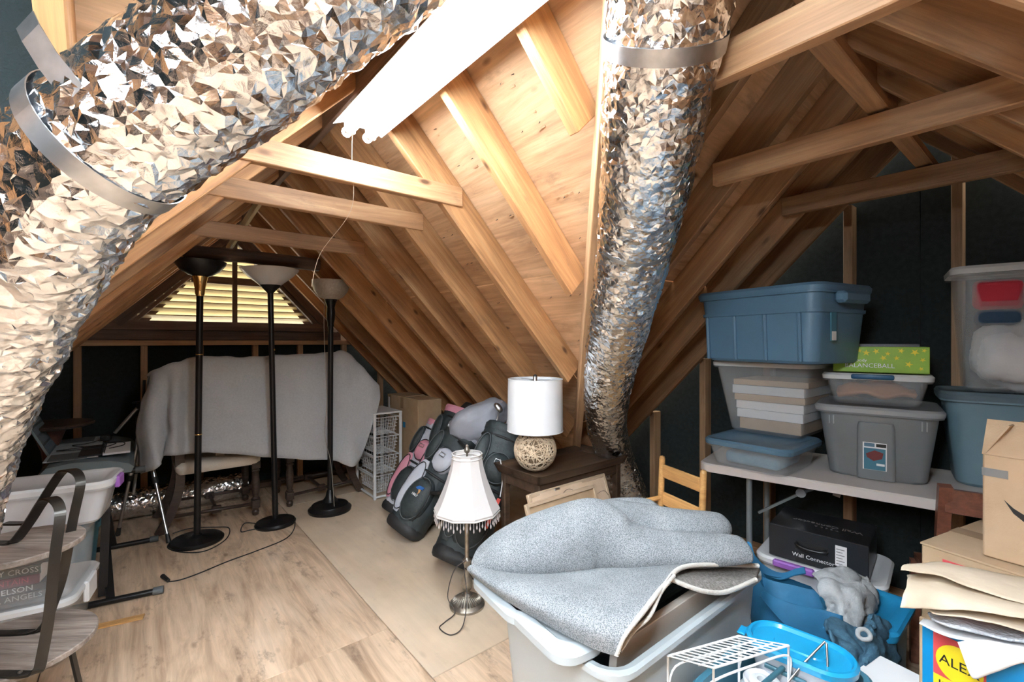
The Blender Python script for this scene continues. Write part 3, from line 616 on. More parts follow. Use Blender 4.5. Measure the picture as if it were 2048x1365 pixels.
# ---- keyboard on stand
kc = Vector((-2.79, 3.05, 0))
t = thing('keyboard_stand', 'black folding X stand carrying the grey keyboard', 'stand', kc, HA + R(90))     # x along the keyboard
nf = [F(325, 1187), F(190, 1216)]; ff = [F(315, 1083), F(185, 1108)]
Mi = (Matrix.Translation(kc) @ Matrix.Rotation(HA + R(90), 4, 'Z')).inverted()
def L_(p): return Mi @ Vector(p)
for a, b in (nf, ff):
    d = (b - a).normalized(); b = a + d * .46
    g = mk('foot_bar', rod(L_(a + Vector((0, 0, .018))), L_(b + Vector((0, 0, .018))), .016, 10), M['black'], t, True, 40)
    mk('end_cap', rod(L_(a + Vector((0, 0, .019)) - d * .005), L_(a + Vector((0, 0, .019)) + d * .04), .020, 10), M['rubber'], g, True, 40)
na = nf[0].lerp(nf[1], .78); fa = ff[0].lerp(ff[1], .78); up = Vector((0, 0, .53))
ntop = kc + HX * .02 - HY * .36 + up; ftop = kc + HX * .02 + HY * .36 + up
for k_, (a, b) in enumerate(((na, ftop), (fa, ntop))):
    mk('leg', strip([L_(a + Vector((0, 0, .02)) + HX * .03 * k_), L_(b + HX * .03 * k_)], .035, .022, L_(HX + kc)), M['black'], t)
for q in (ntop, ftop):
    g = mk('arm', rod(L_(q - HX * .19), L_(q + HX * .24), .016, 10), M['black'], t, True, 40); mk('end_cap', rod(L_(q + HX * .20), L_(q + HX * .25), .021, 10), M['rubber'], g, True, 40)
ga = F(205, 1200) + Vector((0, 0, .02)); gb = P(214, 985, 2.47)
mk('leg', strip([L_(ga), L_(gb)], .035, .022, L_(HX + kc)), M['black'], t)
t = thing('keyboard', 'grey electronic keyboard with slotted speaker grilles', 'keyboard', kc + Vector((0, 0, .546)), HA + R(90))
prof = [(-.21, 0), (.20, 0), (.215, .03), (.19, .055), (.10, .085), (-.06, .098), (-.17, .085), (-.215, .03)]
mk('case', loft([[Vector((x, -y, z)) for y, z in prof] for x in (-.47, -.45, .45, .47)]), M['kbd'], t)
mk('top_panel', mv(box(.78, .24, .008, bev=.003), .02, .075, .100), M['kbdlight'], t)
for x0 in (-.36, .22):
    for i in range(13): mk('grille_slot', box(.010, .17, .006, (x0 + i * .014 - .01, .09, .106)), M['rubber'], t)
rest = thing('music_rest', 'slotted grey music rest propped on the keyboard', 'music rest', kc + Vector((0, 0, .651)) - HX * .19 + HY * .02, HA + R(90))
V = [boxb(-.20, .20, -.006, .006, 0, .012), boxb(-.20, .20, -.006, .006, .238, .25), boxb(-.20, -.185, -.006, .006, 0, .25), boxb(.185, .2, -.006, .006, 0, .25)] + [boxb(-.19, .19, -.006, .006, .06 + .06 * i, .074 + .06 * i) for i in range(3)] + [boxb(-.19 + i * .0235, -.178 + i * .0235, -.006, .006, 0, .25) for i in range(17)]
mk('slotted_panel', tf(cat(*V), Matrix.Rotation(R(-24), 4, 'X')), M['kbd'], rest)
nb = thing('notebook', 'white spiral notebook lying open on the keyboard', 'notebook', kc + Vector((0, 0, .648)) + HX * .145 - HY * .17, HA + R(90))
mk('pages', boxb(-.20, .14, -.05, .08, .0, .012), M['whitepaper'], nb); mk('cover', boxb(-.20, .14, .085, .19, .006, .012), M['blackmatte'], nb)
mk('spiral', cat(*[mv(tf(tube([(0, .011 * math.cos(a), .011 * math.sin(a)) for a in [2 * math.pi * k / 10 for k in range(10)]], .0013, 4, True), Matrix()), -.19 + i * .02, .083, .012) for i in range(17)]), M['blackmatte'], nb)
ad = thing('power_adapter', 'black power adapter with tangled cord on the keyboard', 'adapter', kc + Vector((0, 0, .652)) + HX * .06 + HY * .18, HA)
mk('brick', boxb(-.03, .03, -.04, .04, 0, .035, .006), M['blackmatte'], ad)
mk('cord', tube(smoothpath([(0, -.04, .02), (-.08, -.12, .01), (-.16, -.16, .012), (-.10, -.25, .01), (-.22, -.30, .012), (-.02, -.34, .01), (.06, -.24, .012), (.0, -.16, .01), (.09, -.2, .01), (.10, -.34, .012), (.03, -.40, .01)], 8), .003, 5), M['blackmatte'], ad, True)
# ---- round dark table behind
pc = P(98, 848, 3.06)
t = thing('round_table', 'round dark side table with red-brown pedestal behind the keyboard', 'table', (pc.x, pc.y, 0), 0)
mk('tabletop', mv(lathe([(0, 0), (.20, .0), (.225, .008), (.23, .018), (.222, .026), (0, .026)], 40), 0, 0, pc.z - .026), M['espresso'], t, True, 40)
mk('pedestal', lathe([(0, .10), (.05, .10), (.06, .16), (.035, .22), (.05, .34), (.06, .42), (.03, .52), (.04, .62), (.09, pc.z - .03), (0, pc.z - .026)], 20), M['redwood'], t, True, 60)
for k_ in range(3):
    a = R(40 + 120 * k_); mk('leg', strip(smoothpath([(0, 0, .16), (.12 * math.cos(a), .12 * math.sin(a), .13), (.24 * math.cos(a), .24 * math.sin(a), .016)], 5), .035, .03, (-math.sin(a), math.cos(a), 0)), M['redwood'], t)
bx_ = F(70, 1000); t = thing('wooden_cabinet', 'red-brown wooden cabinet leg and dark slats beneath keyboard', 'cabinet', (-3.02, 2.86, 0), R(35))
for x, y in ((-.12, -.1), (.12, -.1), (-.12, .1), (.12, .1)): mk('leg', boxb(x - .03, x + .03, y - .03, y + .03, 0, .52, .004), M['redwood'], t)
for i in range(7): mk('slat', boxb(-.09, .09, -.085, -.07, .08 + i * .06, .12 + i * .06), M['blackmatte'], t)
# ---- plastic bins on the left
def tote(name, label, loc, rot, L, W, H, body, lid=None, tap=.86, r=.04, group=None, cat_='bin', latch=None, rim=.012, lidh=.016, tz=0, latch_h=.05):
    t = thing(name, label, cat_, loc, rot, group)
    if tz: t.rotation_euler = (0, tz, rot)
    a, b = L * tap, W * tap if isinstance(tap, float) else W
    g = .003
    rs = [(a - .02, b - .02, r, 0), (a, b, r, .012), (L - .01, W - .01, r, H - .03), (L - .01, W - .01, r, H - .022), (L + rim * 2, W + rim * 2, r + rim, H - .02), (L + rim * 2, W + rim * 2, r + rim, H - .006), (L + rim, W + rim, r + rim, H), (L - .014, W - .014, r - .003, H - .002), (L - .016, W - .016, r - .003, H - .03), (a - .008, b - .008, r - .003, .014), (a - .03, b - .03, r, .005)]
    mk('body', rings(rs, 5, True, True), body, t, True, 35)
    if lid:
        e = rim * 2 + .006
        mk('lid', rings([(L + e, W + e, r + rim, H - .012), (L + e + .004, W + e + .004, r + rim, H + lidh * .4), (L + e - .012, W + e - .012, r + rim, H + lidh), (L - .03, W - .03, r, H + lidh), (L - .05, W - .05, r, H + lidh - .007)], 5, False, True), lid, t, True, 35)
    if latch:
        for s in (-1, 1): mk('latch', mv(box(.02, W * .34, latch_h, bev=.005), s * (L / 2 + rim + .006), 0, H - latch_h * .3), latch, t)
    return t
s0 = Vector((-1.70, 1.93, 0)); rB = R(30); bx = Vector((math.cos(rB), math.sin(rB), 0)); by = Vector((-math.sin(rB), math.cos(rB), 0))
def corner(px, d, L, W): c = Vector(((px - 1024) / FOC * d, d, 0)); return c - bx * L / 2 + by * W / 2
c3 = corner(142, 1.90, .58, .38); tote('storage_bin', 'clear plastic bin with white latch on the floor, lowest of the stack', c3, rB, .58, .38, .27, M['clear'], M['clearlid'], .9, latch=M['white'], group='stacked clear bins behind tiered table', latch_h=.09)
c2 = corner(150, 1.88, .54, .36); tote('storage_bin', 'clear plastic bin of paperback books in the left stack', c2 + Vector((0, 0, .294)), rB, .54, .36, .25, M['clear2'], M['clear2'], .93, group='stacked clear bins behind tiered table')
c1 = corner(214, 1.98, .60, .25); t = tote('storage_bin', 'milky bin with purple latch, topmost of the stack below keyboard', c1 + Vector((0, 0, .566)), rB, .60, .25, .165, M['milky'], M['clearlid'], .90, latch=M['purple'], group='stacked clear bins behind tiered table')
bk = [('brown_book', (.35, .22, .12), None), ('white', (.6, .6, .6), 'CE NELSON')]
for i, (c, s, tc_, h, l) in enumerate((((.04, .05, .05), 'KILLER ANGELS', (.45, .43, .40), .034, 'dark paperback with grey capitals, lowest of the books in bin'), ((.05, .055, .06), 'NELSON', (.75, .75, .72), .028, 'black paperback with white spine letters, second lowest in bin'), ((.16, .02, .05), 'MOUNTAIN', (.6, .1, .15), .040, 'maroon paperback in the middle of the book pile'), ((.03, .07, .06), 'DEADLY CROSS', (.85, .85, .8), .038, 'dark green paperback with white letters above the maroon one'), ((.02, .03, .03), '18', (.80, .75, .05), .042, 'black paperback with yellow numerals on top of the book pile'))):
    zz = .312 + sum((.034, .028, .040, .038, .042)[:i])
    t = thing('book', l, 'book', c2 - by * .075 + bx * (.06 + .018 * math.sin(i * 2)) + Vector((0, 0, zz)), rB + R(random.uniform(-4, 4)), 'paperbacks in the clear bin')
    mk('cover', boxb(-.11, .11, -.075, .075, 0, h - .001, .002), mat('book_cover', c, .4), t); mk('pages', boxb(-.108, .112, -.07, .0765, .003, h - .004), M['whitepaper'], t)
    text('lettering', s, .030 if len(s) > 4 else .05, mat('book_ink', tc_, .5), t, face_m((-.0, -.0762, h / 2), (1, 0, 0), (0, 0, 1)))
tc = P(158, 1075, 2.45); t = thing('trash_can', 'teal blue plastic wastebasket beside the clear bins', 'wastebasket', (tc.x - .10, tc.y + .06, 0), 0)
mk('bucket', lathe([(0, .003), (.085, .0), (.09, .004), (.115, .31), (.124, .315), (.126, .34), (.118, .342), (.11, .315), (.085, .01), (0, .008)], 32), M['trash'], t, True, 40)
# ---- two-tier side table
tc = P(34, 1095, 1.58); tl = P(30, 1290, 1.58)
t = thing('tiered_table', 'two-tier side table of grey wood discs and dark bar loops', 'table', (tc.x, tc.y, 0), 0)
O = Vector((tc.x, tc.y, 0))
for zc, rr, off in ((tc.z, .175, (0, 0)), (tl.z, .215, (.01, -.02))):
    mk('wood_disc', mv(lathe([(0, -.011), (rr - .004, -.011), (rr, -.007), (rr, .007), (rr - .003, .010), (0, .010)], 56), off[0], off[1], zc), M['greyoak'], t, True, 30)
def barloop(pts, name='bar_loop'):
    q = smoothpath([p - O for p in pts], 6); return mk(name, strip(q, .028, .007, (.7, .7, 0)), M['darkbar'], t, False)
lo = tl.z + .014; up = tc.z + .014
def Z(px, d, z): return Vector(((px - 1024) / FOC * d, d, z))
barloop([Z(-60, 1.42, lo), Z(0, 1.42, lo), Z(55, 1.42, lo), Z(76, 1.42, lo + .012), Z(84, 1.43, lo + .05), Z(98, 1.45, .48), Z(110, 1.47, .66), Z(120, 1.49, .77), Z(119, 1.50, .805), Z(110, 1.51, .825), Z(97, 1.52, .828), Z(84, 1.53, .81), Z(62, 1.55, .745), Z(38, 1.57, .68), Z(28, 1.58, up + .006), Z(18, 1.58, up), Z(-10, 1.58, up)])
barloop([Z(-40, 1.62, lo), Z(20, 1.62, lo), Z(70, 1.63, lo), Z(90, 1.63, lo + .02), Z(104, 1.64, lo + .08), Z(126, 1.67, .50), Z(146, 1.69, .69), Z(160, 1.71, .80), Z(160, 1.72, .835), Z(152, 1.73, .855), Z(138, 1.74, .86), Z(122, 1.75, .845), Z(98, 1.75, .78), Z(72, 1.75, .70), Z(58, 1.75, up + .006), Z(45, 1.75, up), Z(10, 1.75, up)])
for a in (25, 150, 270): mk('leg', strip([Vector((.15 * math.cos(R(a)), .15 * math.sin(R(a)) - .02, tl.z - .008)), Vector((.20 * math.cos(R(a)), .20 * math.sin(R(a)) - .02, 0))], .028, .008, (-math.sin(R(a)), math.cos(R(a)), 0)), M['darkbar'], t)
for px, d in ((40, 1.42), (75, 1.63)): mk('bolt', tf(lathe([(0, .012), (.006, .012), (.006, .016), (0, .019)], 10), Matrix.Translation(Z(px, d, lo - .008) - O)), M['steel'], t, True, 40)
# small offcut on the floor
mk('plywood_offcut', boxb(-.10, .10, -.022, .022, 0, .006), M['oak'], None); o = bpy.data.objects['plywood_offcut']; o.location = F(235, 1247) + Vector((0, 0, .001)); o.rotation_euler = (0, 0, R(28)); tag(o, 'thin strip of orange wood on floor beside keyboard stand', 'wood strip')
# ================================================================= middle: drawers, carton, golf bags, lamps, tray table
fl = F(749.5, 1001)
t = thing('wire_drawer_tower', 'white wire drawer tower of four baskets beside the blanket', 'drawer tower', fl, HA)     # x to the right, y back
TW, TD, TH = .235, .40, .725
for x in (0, TW):
    for y in (0, TD): mk('post', boxb(x - .011, x + .011, y - .011, y + .011, 0, TH, .003), M['whitewire'], t)
mk('top_panel', boxb(-.012, TW + .012, -.012, TD + .012, TH - .004, TH + .012, .004), M['white'], t)
mk('bottom_bar', boxb(0, TW, -.009, .009, .012, .028, .003), M['whitewire'], t); mk('bottom_bar', boxb(-.009, .009, 0, TD, .012, .028, .003), M['whitewire'], t)
for i in range(4):
    z1 = TH - .035 - i * .165; z0 = z1 - .145
    for x in (.0, TW): mk('runner', boxb(x - .006, x + .006, 0, TD, z1 - .012, z1, .002), M['whitewire'], t)
    b = mk('basket', cat(tube([(.015, .01, z1), (TW - .015, .01, z1), (TW - .015, TD - .01, z1), (.015, TD - .01, z1)], .005, 6, True), tube([(.035, .03, z0), (TW - .035, .03, z0), (TW - .035, TD - .03, z0), (.035, TD - .03, z0)], .003, 6, True)), M['whitewire'], t, True, 40)
    W_ = []
    def ring(f): x = .015 + .02 * f; return [(x, x - .005, z1 + (z0 - z1) * f), (TW - x, x - .005, z1 + (z0 - z1) * f), (TW - x, TD - x + .005, z1 + (z0 - z1) * f), (x, TD - x + .005, z1 + (z0 - z1) * f)]
    for f in (.2, .4, .6, .8): W_.append(tube(ring(f), .0016, 4, True))
    A, B = ring(0), ring(1)
    for e in range(4):
        n_ = 9 if e % 2 == 0 else 14
        for k in range(1, n_): W_.append(tube([Vector(A[e]).lerp(Vector(A[(e + 1) % 4]), k / n_), Vector(B[e]).lerp(Vector(B[(e + 1) % 4]), k / n_)], .0016, 4, caps=False))
    for k in range(1, 9): x = .035 + (TW - .07) * k / 9; W_.append(tube([(x, .03, z0), (x, TD - .03, z0)], .0016, 4, caps=False))
    for k in range(1, 12): y = .03 + (TD - .06) * k / 12; W_.append(tube([(.035, y, z0), (TW - .035, y, z0)], .0016, 4, caps=False))
    o = mk('wire_mesh', cat(*W_), M['whitewire'], b); o['kind'] = 'stuff'
# ---- cardboard carton behind
cc = Vector(((836 - 1024) / FOC * 3.98, 3.98, 0)); hc = EYE - 119.5 / FOC * 3.98
t = thing('cardboard_box', 'tall brown cardboard box standing behind the wire drawers', 'box', cc, HA)
mk('carton', boxb(0, .235, 0, .62, 0, hc, .004), M['kraft'], t)
for x0, x1, y0, y1, a in ((.0, .235, .0, .31, 3), (.0, .235, .312, .62, 0)): mk('flap', tf(boxb(x0 - .002, x1 + .002, y0 - .003, y1, 0, .006), Matrix.Translation((0, 0, hc)) @ Matrix.Rotation(R(a), 4, 'Y')), M['kraft'], t)
mk('tape', boxb(-.001, .002, .28, .34, hc - .10, hc + .007), M['tape'], t); mk('tape', boxb(-.001, .002, .54, .58, hc - .10, hc), M['tape'], t)
mk('label', boxb(-.0015, .002, .565, .60, hc - .13, hc - .02), M['whitepaper'], t); mk('print', boxb(-.0012, .001, .24, .29, hc - .27, hc - .22), M['teal'], t); mk('print', boxb(.12, .155, -.0012, .001, hc - .25, hc - .2), mat('faded_print', (.34, .36, .34), .8), t)
# ---- golf bags
def ell(c, s, u, a, b, n=18, p=2.4):
    out = []
    for k in range(n):
        t_ = 2 * math.pi * k / n; x, y = math.cos(t_), math.sin(t_); out.append(c + s * (a * math.copysign(abs(x) ** (2 / p), x)) + u * (b * math.copysign(abs(y) ** (2 / p), y)))
    return out
def golfbag(label, B, T, ra, rb, body, side, base=True, flip=1, hang=None, logo=True, strap=None, pocket=1, clubs=0):
    B, T = Vector(B), Vector(T); t = thing('golf_bag', label, 'golf bag', (B.x, B.y, 0), 0, 'leaning golf bags'); O_ = Vector((B.x, B.y, 0)); B, T = B - O_, T - O_
    ax = (T - B).normalized(); Ln = (T - B).length
    fr = Vector((-.35 * flip, -1, .2)); fr = (fr - ax * fr.dot(ax)).normalized(); sd = fr.cross(ax).normalized()     # front of the bag, its side
    def at(f, a=0, b=0): return B + ax * (Ln * f) + sd * a + fr * b
    bag = []
    for i in range(13):
        f = .05 + .95 * i / 12; k = 1 + .06 * math.sin(f * 9 + B.y * 5) ; bag.append([wob(v, 9, .008, B.y) for v in ell(at(f), sd, fr, ra * k, rb * k)])
    bb = bm_of(loft(bag)); bmesh.ops.subdivide_edges(bb, edges=list(bb.edges), cuts=1, use_grid_fill=True, smooth=.4); mk('bag_body', crumple(vf_of(bb), [(12, .006), (30, .003)], B.y), body, t, True, 70)
    if base:
        bs_ = [ell(at(f), sd, fr, ra * k, rb * k * 1.05, p=3) for f, k in ((0, .98), (.015, 1.06), (.05, 1.10), (.075, 1.06), (.09, 1.0))]
        lo_ = min(v.z for r_ in bs_ for v in r_); mk('base_cup', loft([[Vector((v.x, v.y, max(v.z, .004))) for v in r_] for r_ in bs_]), M['blackmatte'], t, True, 40)
    mk('top_cuff', loft([ell(at(f), sd, fr, ra * k, rb * k) for f, k in ((.93, 1.04), (.945, 1.12), (.99, 1.14), (1.005, 1.08), (.985, .96), (.95, .92))], caps=False), side, t, True, 50)
    for a in (-.5, 0, .5): mk('divider', loft([ell(at(f, a * ra), sd, fr, .008, rb * .95, 10) for f in (.94, 1.0)]), M['blackmatte'], t, True, 60)
    def pk(f0, f1, a0, w, depth, m, nm='pocket', off=.0):
        S = []
        for i in range(9):
            s_ = i / 8; e = max(.05, 1 - abs(2 * s_ - 1) ** 3.2); S.append(ell(at(f0 + (f1 - f0) * s_, a0, rb * .88 + off), sd, fr, w * (.35 + .65 * e), depth * e, 16, 2.8))
        g_ = mk(nm, crumple(loft(S), [(16, .004)], f0), m, t, True, 60)
        mk('seam', tube([at(f0 + (f1 - f0) * (.5 - .46 * math.cos(a)), a0 + w * .93 * math.sin(a), rb * .88 + off + .012 + depth * .42) for a in [2 * math.pi * i / 28 for i in range(28)]], .0035, 5, True), M['blackmatte'] if m != M['golfblack'] else M['rubber'], g_, True); return g_
    if pocket:
        p_ = pk(.10, .50, 0 * ra, ra * .72, .065, M['golfblack']); pk(.12, .60, ra * .75, ra * .42, .03, side, 'side_panel'); pk(.56, .80, -.1 * ra, ra * .62, .055, side if flip > 0 else M['golfblack']); pk(.60, .9, ra * .85, ra * .3, .035, M['golfblack'])
        mk('zipper', tube(smoothpath([at(.14, -ra * .55, rb * .88 + .045), at(.3, -ra * .66, rb * .88 + .05), at(.45, -ra * .4, rb * .88 + .045), at(.47, ra * .3, rb * .88 + .045)], 6), .003, 5), M['blackmatte'], t, True)
    if logo:
        q = at(.34, -.0, rb * .88 + .068); Mx = face_m(q, sd * -1 if (sd * -1).x > 0 else sd, ax)
        if logo: 
            e = mk('emblem', prism([(-.03, .03, 0), (-.012, .052, 0), (.02, .058, 0), (.034, .05, 0), (.018, .046, 0), (.03, .038, 0), (.006, .034, 0), (-.012, .026, 0)], (0, 0, .003)), M['teal'] if False else mat('emblem_blue', (.01, .10, .34), .5), t); e.matrix_local = Mx
            e = mk('emblem', prism([(-.006, .032, 0), (.012, .034, 0), (.016, .018, 0), (.006, -.004, 0), (.004, .014, 0)], (0, 0, .003)), mat('emblem_tan', (.55, .28, .10), .5), t); e.matrix_local = Mx
            text('lettering', '1867', .024, M['whiteink'], t, Mx @ Matrix.Translation((-.01, -.012, .001)), .001)
    if strap:
        mk('strap', strip(smoothpath([at(.88, -ra * .4, rb), at(.84, -ra * 1.3, rb + .09), at(.65, -ra * 1.55, rb + .12), at(.48, -ra * 1.25, rb + .09), at(.42, -ra * .7, rb + .03)], 6), .055, .018, ax.cross(fr) * .3 + fr), strap, t, True, 50)
    for i in range(clubs):
        a = (-.6 + 1.2 * i / max(1, clubs - 1)) * ra; g0 = at(.9, a, .02 * (i % 2)); g1 = at(1.10 + .05 * (i % 3), a * 1.3, .03 * (i % 2) - .02)
        c_ = mk('club', rod(g0, g1, .006, 8), M['silver'], t, True); h_ = [ell(g1 + ax * s_ * .05 + sd * (.03 * s_), sd, fr, .012 + .022 * math.sin(s_ * 3), .010 + .008 * math.sin(s_ * 3), 10) for s_ in (0, .25, .5, .75, 1)]
        mk('club_head', loft(h_), M['steel'] if i % 2 else M['blackmatte'], c_, True, 60)
    for f_ in (.53, .90): mk('webbing', tube([at(f_, ra * 1.10 * math.cos(a), rb * 1.10 * math.sin(a)) for a in [2 * math.pi * i / 24 for i in range(24)]], .008, 6, True), M['blackmatte'], t, True)
    mk('buckle', tube([at(.7, -.02, rb + .05), at(.7, .02, rb + .05), at(.73, .02, rb + .05), at(.73, -.02, rb + .05)], .003, 5, True), M['steel'], t)
    return t
gA = golfbag('pink and grey golf bag leaning nearest the wire drawers', (-.90, 3.52, .03), P(884, 850, 3.72), .10, .10, M['golfgrey'], M['pink'], logo=False, strap=M['pink'])
gD = golfbag('black golf bag with pink trim, second of the leaning row', (-.66, 3.40, .03), P(925, 820, 3.62), .115, .11, M['golfblack'], M['pink'], logo=False, strap=M['blackmatte'])
gB = golfbag('black and silver golf bag with bird emblem on pocket', F(806, 1078) + Vector((0, 0, .05)), P(934, 862, 3.32), .125, .105, M['golfblack'], M['golfgrey'], strap=M['blackmatte'])
gC = golfbag('all-black golf bag with bird emblem behind the bell-shade lamp', F(908, 1148) + Vector((0, 0, .05)), P(1018, 862, 3.02), .14, .11, M['golfblack'], M['golfblack'], flip=-.2, strap=None, clubs=4)
# rain hood over the middle bags, plaid pouch, red tag
def hoodpt(px, py, d): return P(px, py, d)
S = []
for (px, py, d, a, b) in ((906, 872, 3.25, .03, .02), (918, 864, 3.24, .10, .06), (938, 850, 3.24, .125, .085), (958, 838, 3.26, .12, .10), (980, 822, 3.3, .105, .10), (998, 812, 3.34, .09, .085), (1008, 806, 3.38, .05, .05)):
    ax = Vector((.75, .25, .6)).normalized(); s_ = Vector((-.45, -.2, .85)); s_ = (s_ - ax * s_.dot(ax)).normalized(); S.append([wob(v, 11, .016, 5) for v in ell(P(px, py + 6, d), s_, s_.cross(ax), a, b, 22)])
HV = bm_of(loft(S)); bmesh.ops.subdivide_edges(HV, edges=list(HV.edges), cuts=2, use_grid_fill=True, smooth=.6); HV = crumple(vf_of(HV), [(9, .010), (22, .004)], 3)
tag(mk('rain_hood', HV, M['hood'], None, True), 'crumpled grey nylon rain hood over the golf bag tops', 'rain hood')
t = thing('headcover_pouch', 'black and plaid pouch lying above the golf bags', 'pouch', P(925, 828, 3.62), R(30)); t.rotation_euler = (0, R(-38), R(32))
mk('pouch', box(.20, .10, .085, bev=.02, seg=2), M['blackmatte'], t, True); mk('plaid_panel', mv(box(.06, .104, .089, bev=.012), -.07, 0, 0), M['whitecloth'], t); mk('red_stripe', mv(box(.008, .106, .091, bev=.003), -.055, 0, 0), M['red'], t)
t = thing('luggage_tag', 'red plastic tag hanging behind bell lamp shade', 'tag', P(993, 1010, 2.60), 0)
mk('tag_plate', tf(box(.022, .006, .075, bev=.003), Matrix.Rotation(R(25), 4, 'Y')), mat('coral_plastic', (.75, .12, .10), .4), t); mk('tag_plate', mv(tf(box(.02, .006, .075, bev=.003), Matrix.Rotation(R(25), 4, 'Y')), -.045, 0, -.10), mat('coral_plastic2', (.75, .14, .11), .4), t); mk('loop', tube(smoothpath([(.02, .01, .04), (.035, .02, .15), (.02, .03, .25)], 5), .003, 5), M['whitecloth'], t, True)
# ---- bell-shade lamp standing on the floor
bl = F(934, 1212)
t = thing('table_lamp', 'slim pewter lamp with bead-fringed ivory bell shade on the floor', 'lamp', bl, 0)
mk('base', lathe([(0, 0), (.088, 0), (.09, .012), (.080, .02), (.072, .024), (.045, .045), (.022, .06), (.016, .068), (0, .07)], 36), M['pewter'], t, True, 30)
fl_ = [tube([(.028 * math.cos(a), .028 * math.sin(a), .057), (.072 * math.cos(a), .072 * math.sin(a), .026)], [.003, .006], 5) for a in [2 * math.pi * k / 28 for k in range(28)]]
o = mk('fluting', cat(*fl_), M['pewter'], t, True); o['kind'] = 'stuff'
mk('stem', lathe([(0, .06), (.014, .066), (.012, .075), (.024, .09), (.030, .115), (.026, .14), (.014, .165), (.018, .18), (.012, .19), (.018, .215), (.024, .235), (.012, .245), (.011, .25), (.0115, .52), (.016, .525), (.011, .54), (.009, .60), (0, .6)], 20), M['pewter'], t, True, 50)
z0, z1 = .485, .775; pr = [(.165, 0), (.168, .012), (.150, .045), (.125, .10), (.102, .16), (.084, .22), (.076, .27), (.078, .29)]
sh = mk('lamp_shade', thicken(lathe([(r, z0 + z) for r, z in pr], 10), .002), M['shade2'], t, True, 30)
for zz, rr in ((z0, .167), (z0 + .29, .078), (z0 + .27, .077)): mk('trim', tube([(rr * math.cos(2 * math.pi * k / 10), rr * math.sin(2 * math.pi * k / 10), zz) for k in range(10)], .004, 6, True), M['shade2'], sh, True)
be = []
for k in range(64):
    a = 2 * math.pi * k / 64; rr = .166 * (math.cos(math.pi / 10) / math.cos((a % (2 * math.pi / 10)) - math.pi / 10)); ln = .05 if k % 2 else .035
    be.append(mv(lathe([(.0, 0), (.0012, -.001), (.0012, -ln + .022), (.0032, -ln + .018), (.0045, -ln + .008), (.002, -ln + .002), (0, -ln)], 6), rr * math.cos(a), rr * math.sin(a), z0 - .003))
o = mk('bead_fringe', cat(*be), M['bead'], sh, True); o['kind'] = 'stuff'
mk('finial', lathe([(0, z1 - .03), (.006, z1 - .03), (.004, z1), (.014, z1 + .01), (.015, z1 + .022), (.008, z1 + .034), (.009, z1 + .04), (0, z1 + .05)], 14), M['pewter'], t, True, 50)
mk('power_cord', tube(smoothpath([(.0, -.02, .24), (-.06, -.04, .2), (-.09, -.06, .08), (-.05, -.09, .02), (-.09, -.14, .004), (-.11, -.19, .004), (-.05, -.24, .004), (.0, -.2, .02), (.01, -.1, .1), (-.01, -.03, .2), (.02, .0, .15), (.09, .02, .04), (.13, .02, .004)], 8), .0028, 5), mat('brown_cord', (.05, .04, .035), .6), t, True)
# ---- tray table
tn = Vector((.139, 2.365, 0))
t = thing('tray_table', 'dark wood tray-top side table under the rattan lamp', 'table', tn, HA)     # x long side, y back, origin at the near corner
TL, TWd, TZ = .70, .34, .62
mk('tray_floor', boxb(.02, TL - .02, .02, TWd - .02, TZ - .02, TZ), M['walnut'], t)
for nm, a, b, o_ in (('n', (0, 0), (TL, 0), (0, -1)), ('f', (0, TWd), (TL, TWd), (0, 1)), ('l', (0, 0), (0, TWd), (-1, 0)), ('r', (TL, 0), (TL, TWd), (1, 0))):
    e = .022; c0 = Vector((o_[0] * e, o_[1] * e, .05)); ex = Vector(((b[0] - a[0]), (b[1] - a[1]), 0)).normalized() * e
    A, B = Vector((*a, TZ - .018)), Vector((*b, TZ - .018)); n = Vector((-o_[0], -o_[1], 0)) * .016
    mk('tray_rim', loft([[A, A + n, A + c0 - ex + n * .8, A + c0 - ex], [B, B + n, B + c0 + ex + n * .8, B + c0 + ex]]), M['walnut'], t)
mk('apron', boxb(.02, TL - .02, .012, .03, TZ - .075, TZ - .02, .003), M['walnut'], t); mk('apron', boxb(.012, .03, .02, TWd - .02, TZ - .075, TZ - .02, .003), M['walnut'], t); mk('apron', boxb(TL - .03, TL - .012, .02, TWd - .02, TZ - .075, TZ - .02, .003), M['walnut'], t)
for x in (.028, TL - .028):
    for y in (.028, TWd - .028): mk('leg', boxb(x - .019, x + .019, y - .019, y + .019, 0, TZ - .02, .004), M['walnut'], t)
# ---- rattan ball lamp
lc = tn + HX * .16 + HY * .155 + Vector((0, 0, TZ + .001))
lc = Vector((.130, 2.575, TZ + .001))
t = thing('table_lamp', 'rattan ball lamp with white drum shade on tray table', 'lamp', lc, 0); rb_ = .120
mk('core', mv(lathe([(rb_ * .9 * math.sin(math.pi * k / 14), -rb_ * .9 * math.cos(math.pi * k / 14)) for k in range(15)], 24), 0, 0, rb_), M['rattan_in'], t, True)
V = []; rn = random.Random(4)
for k in range(85):
    n = Vector((rn.gauss(0, 1), rn.gauss(0, 1), rn.gauss(0, .8))).normalized(); s_, u_ = frame(n); off = rn.uniform(-.45, .45); rr = rb_ * math.sqrt(1 - off * off)
    V.append(tube([Vector((0, 0, rb_)) + n * (off * rb_) * .98 + (s_ * math.cos(a) + u_ * math.sin(a)) * rr * .985 for a in [2 * math.pi * i / 30 for i in range(30)]], rn.uniform(.0014, .0026), 4, True))
V = [([Vector((v.x, v.y, max(v.z, .0005))) for v in q[0]], q[1]) for q in V]
o = mk('string_wrap', cat(*V), M['rattan'], t, True); o['kind'] = 'stuff'
mk('neck', lathe([(.012, .235), (.012, .53), (.004, .535), (0, .535)], 10), M['steel'], t, True)
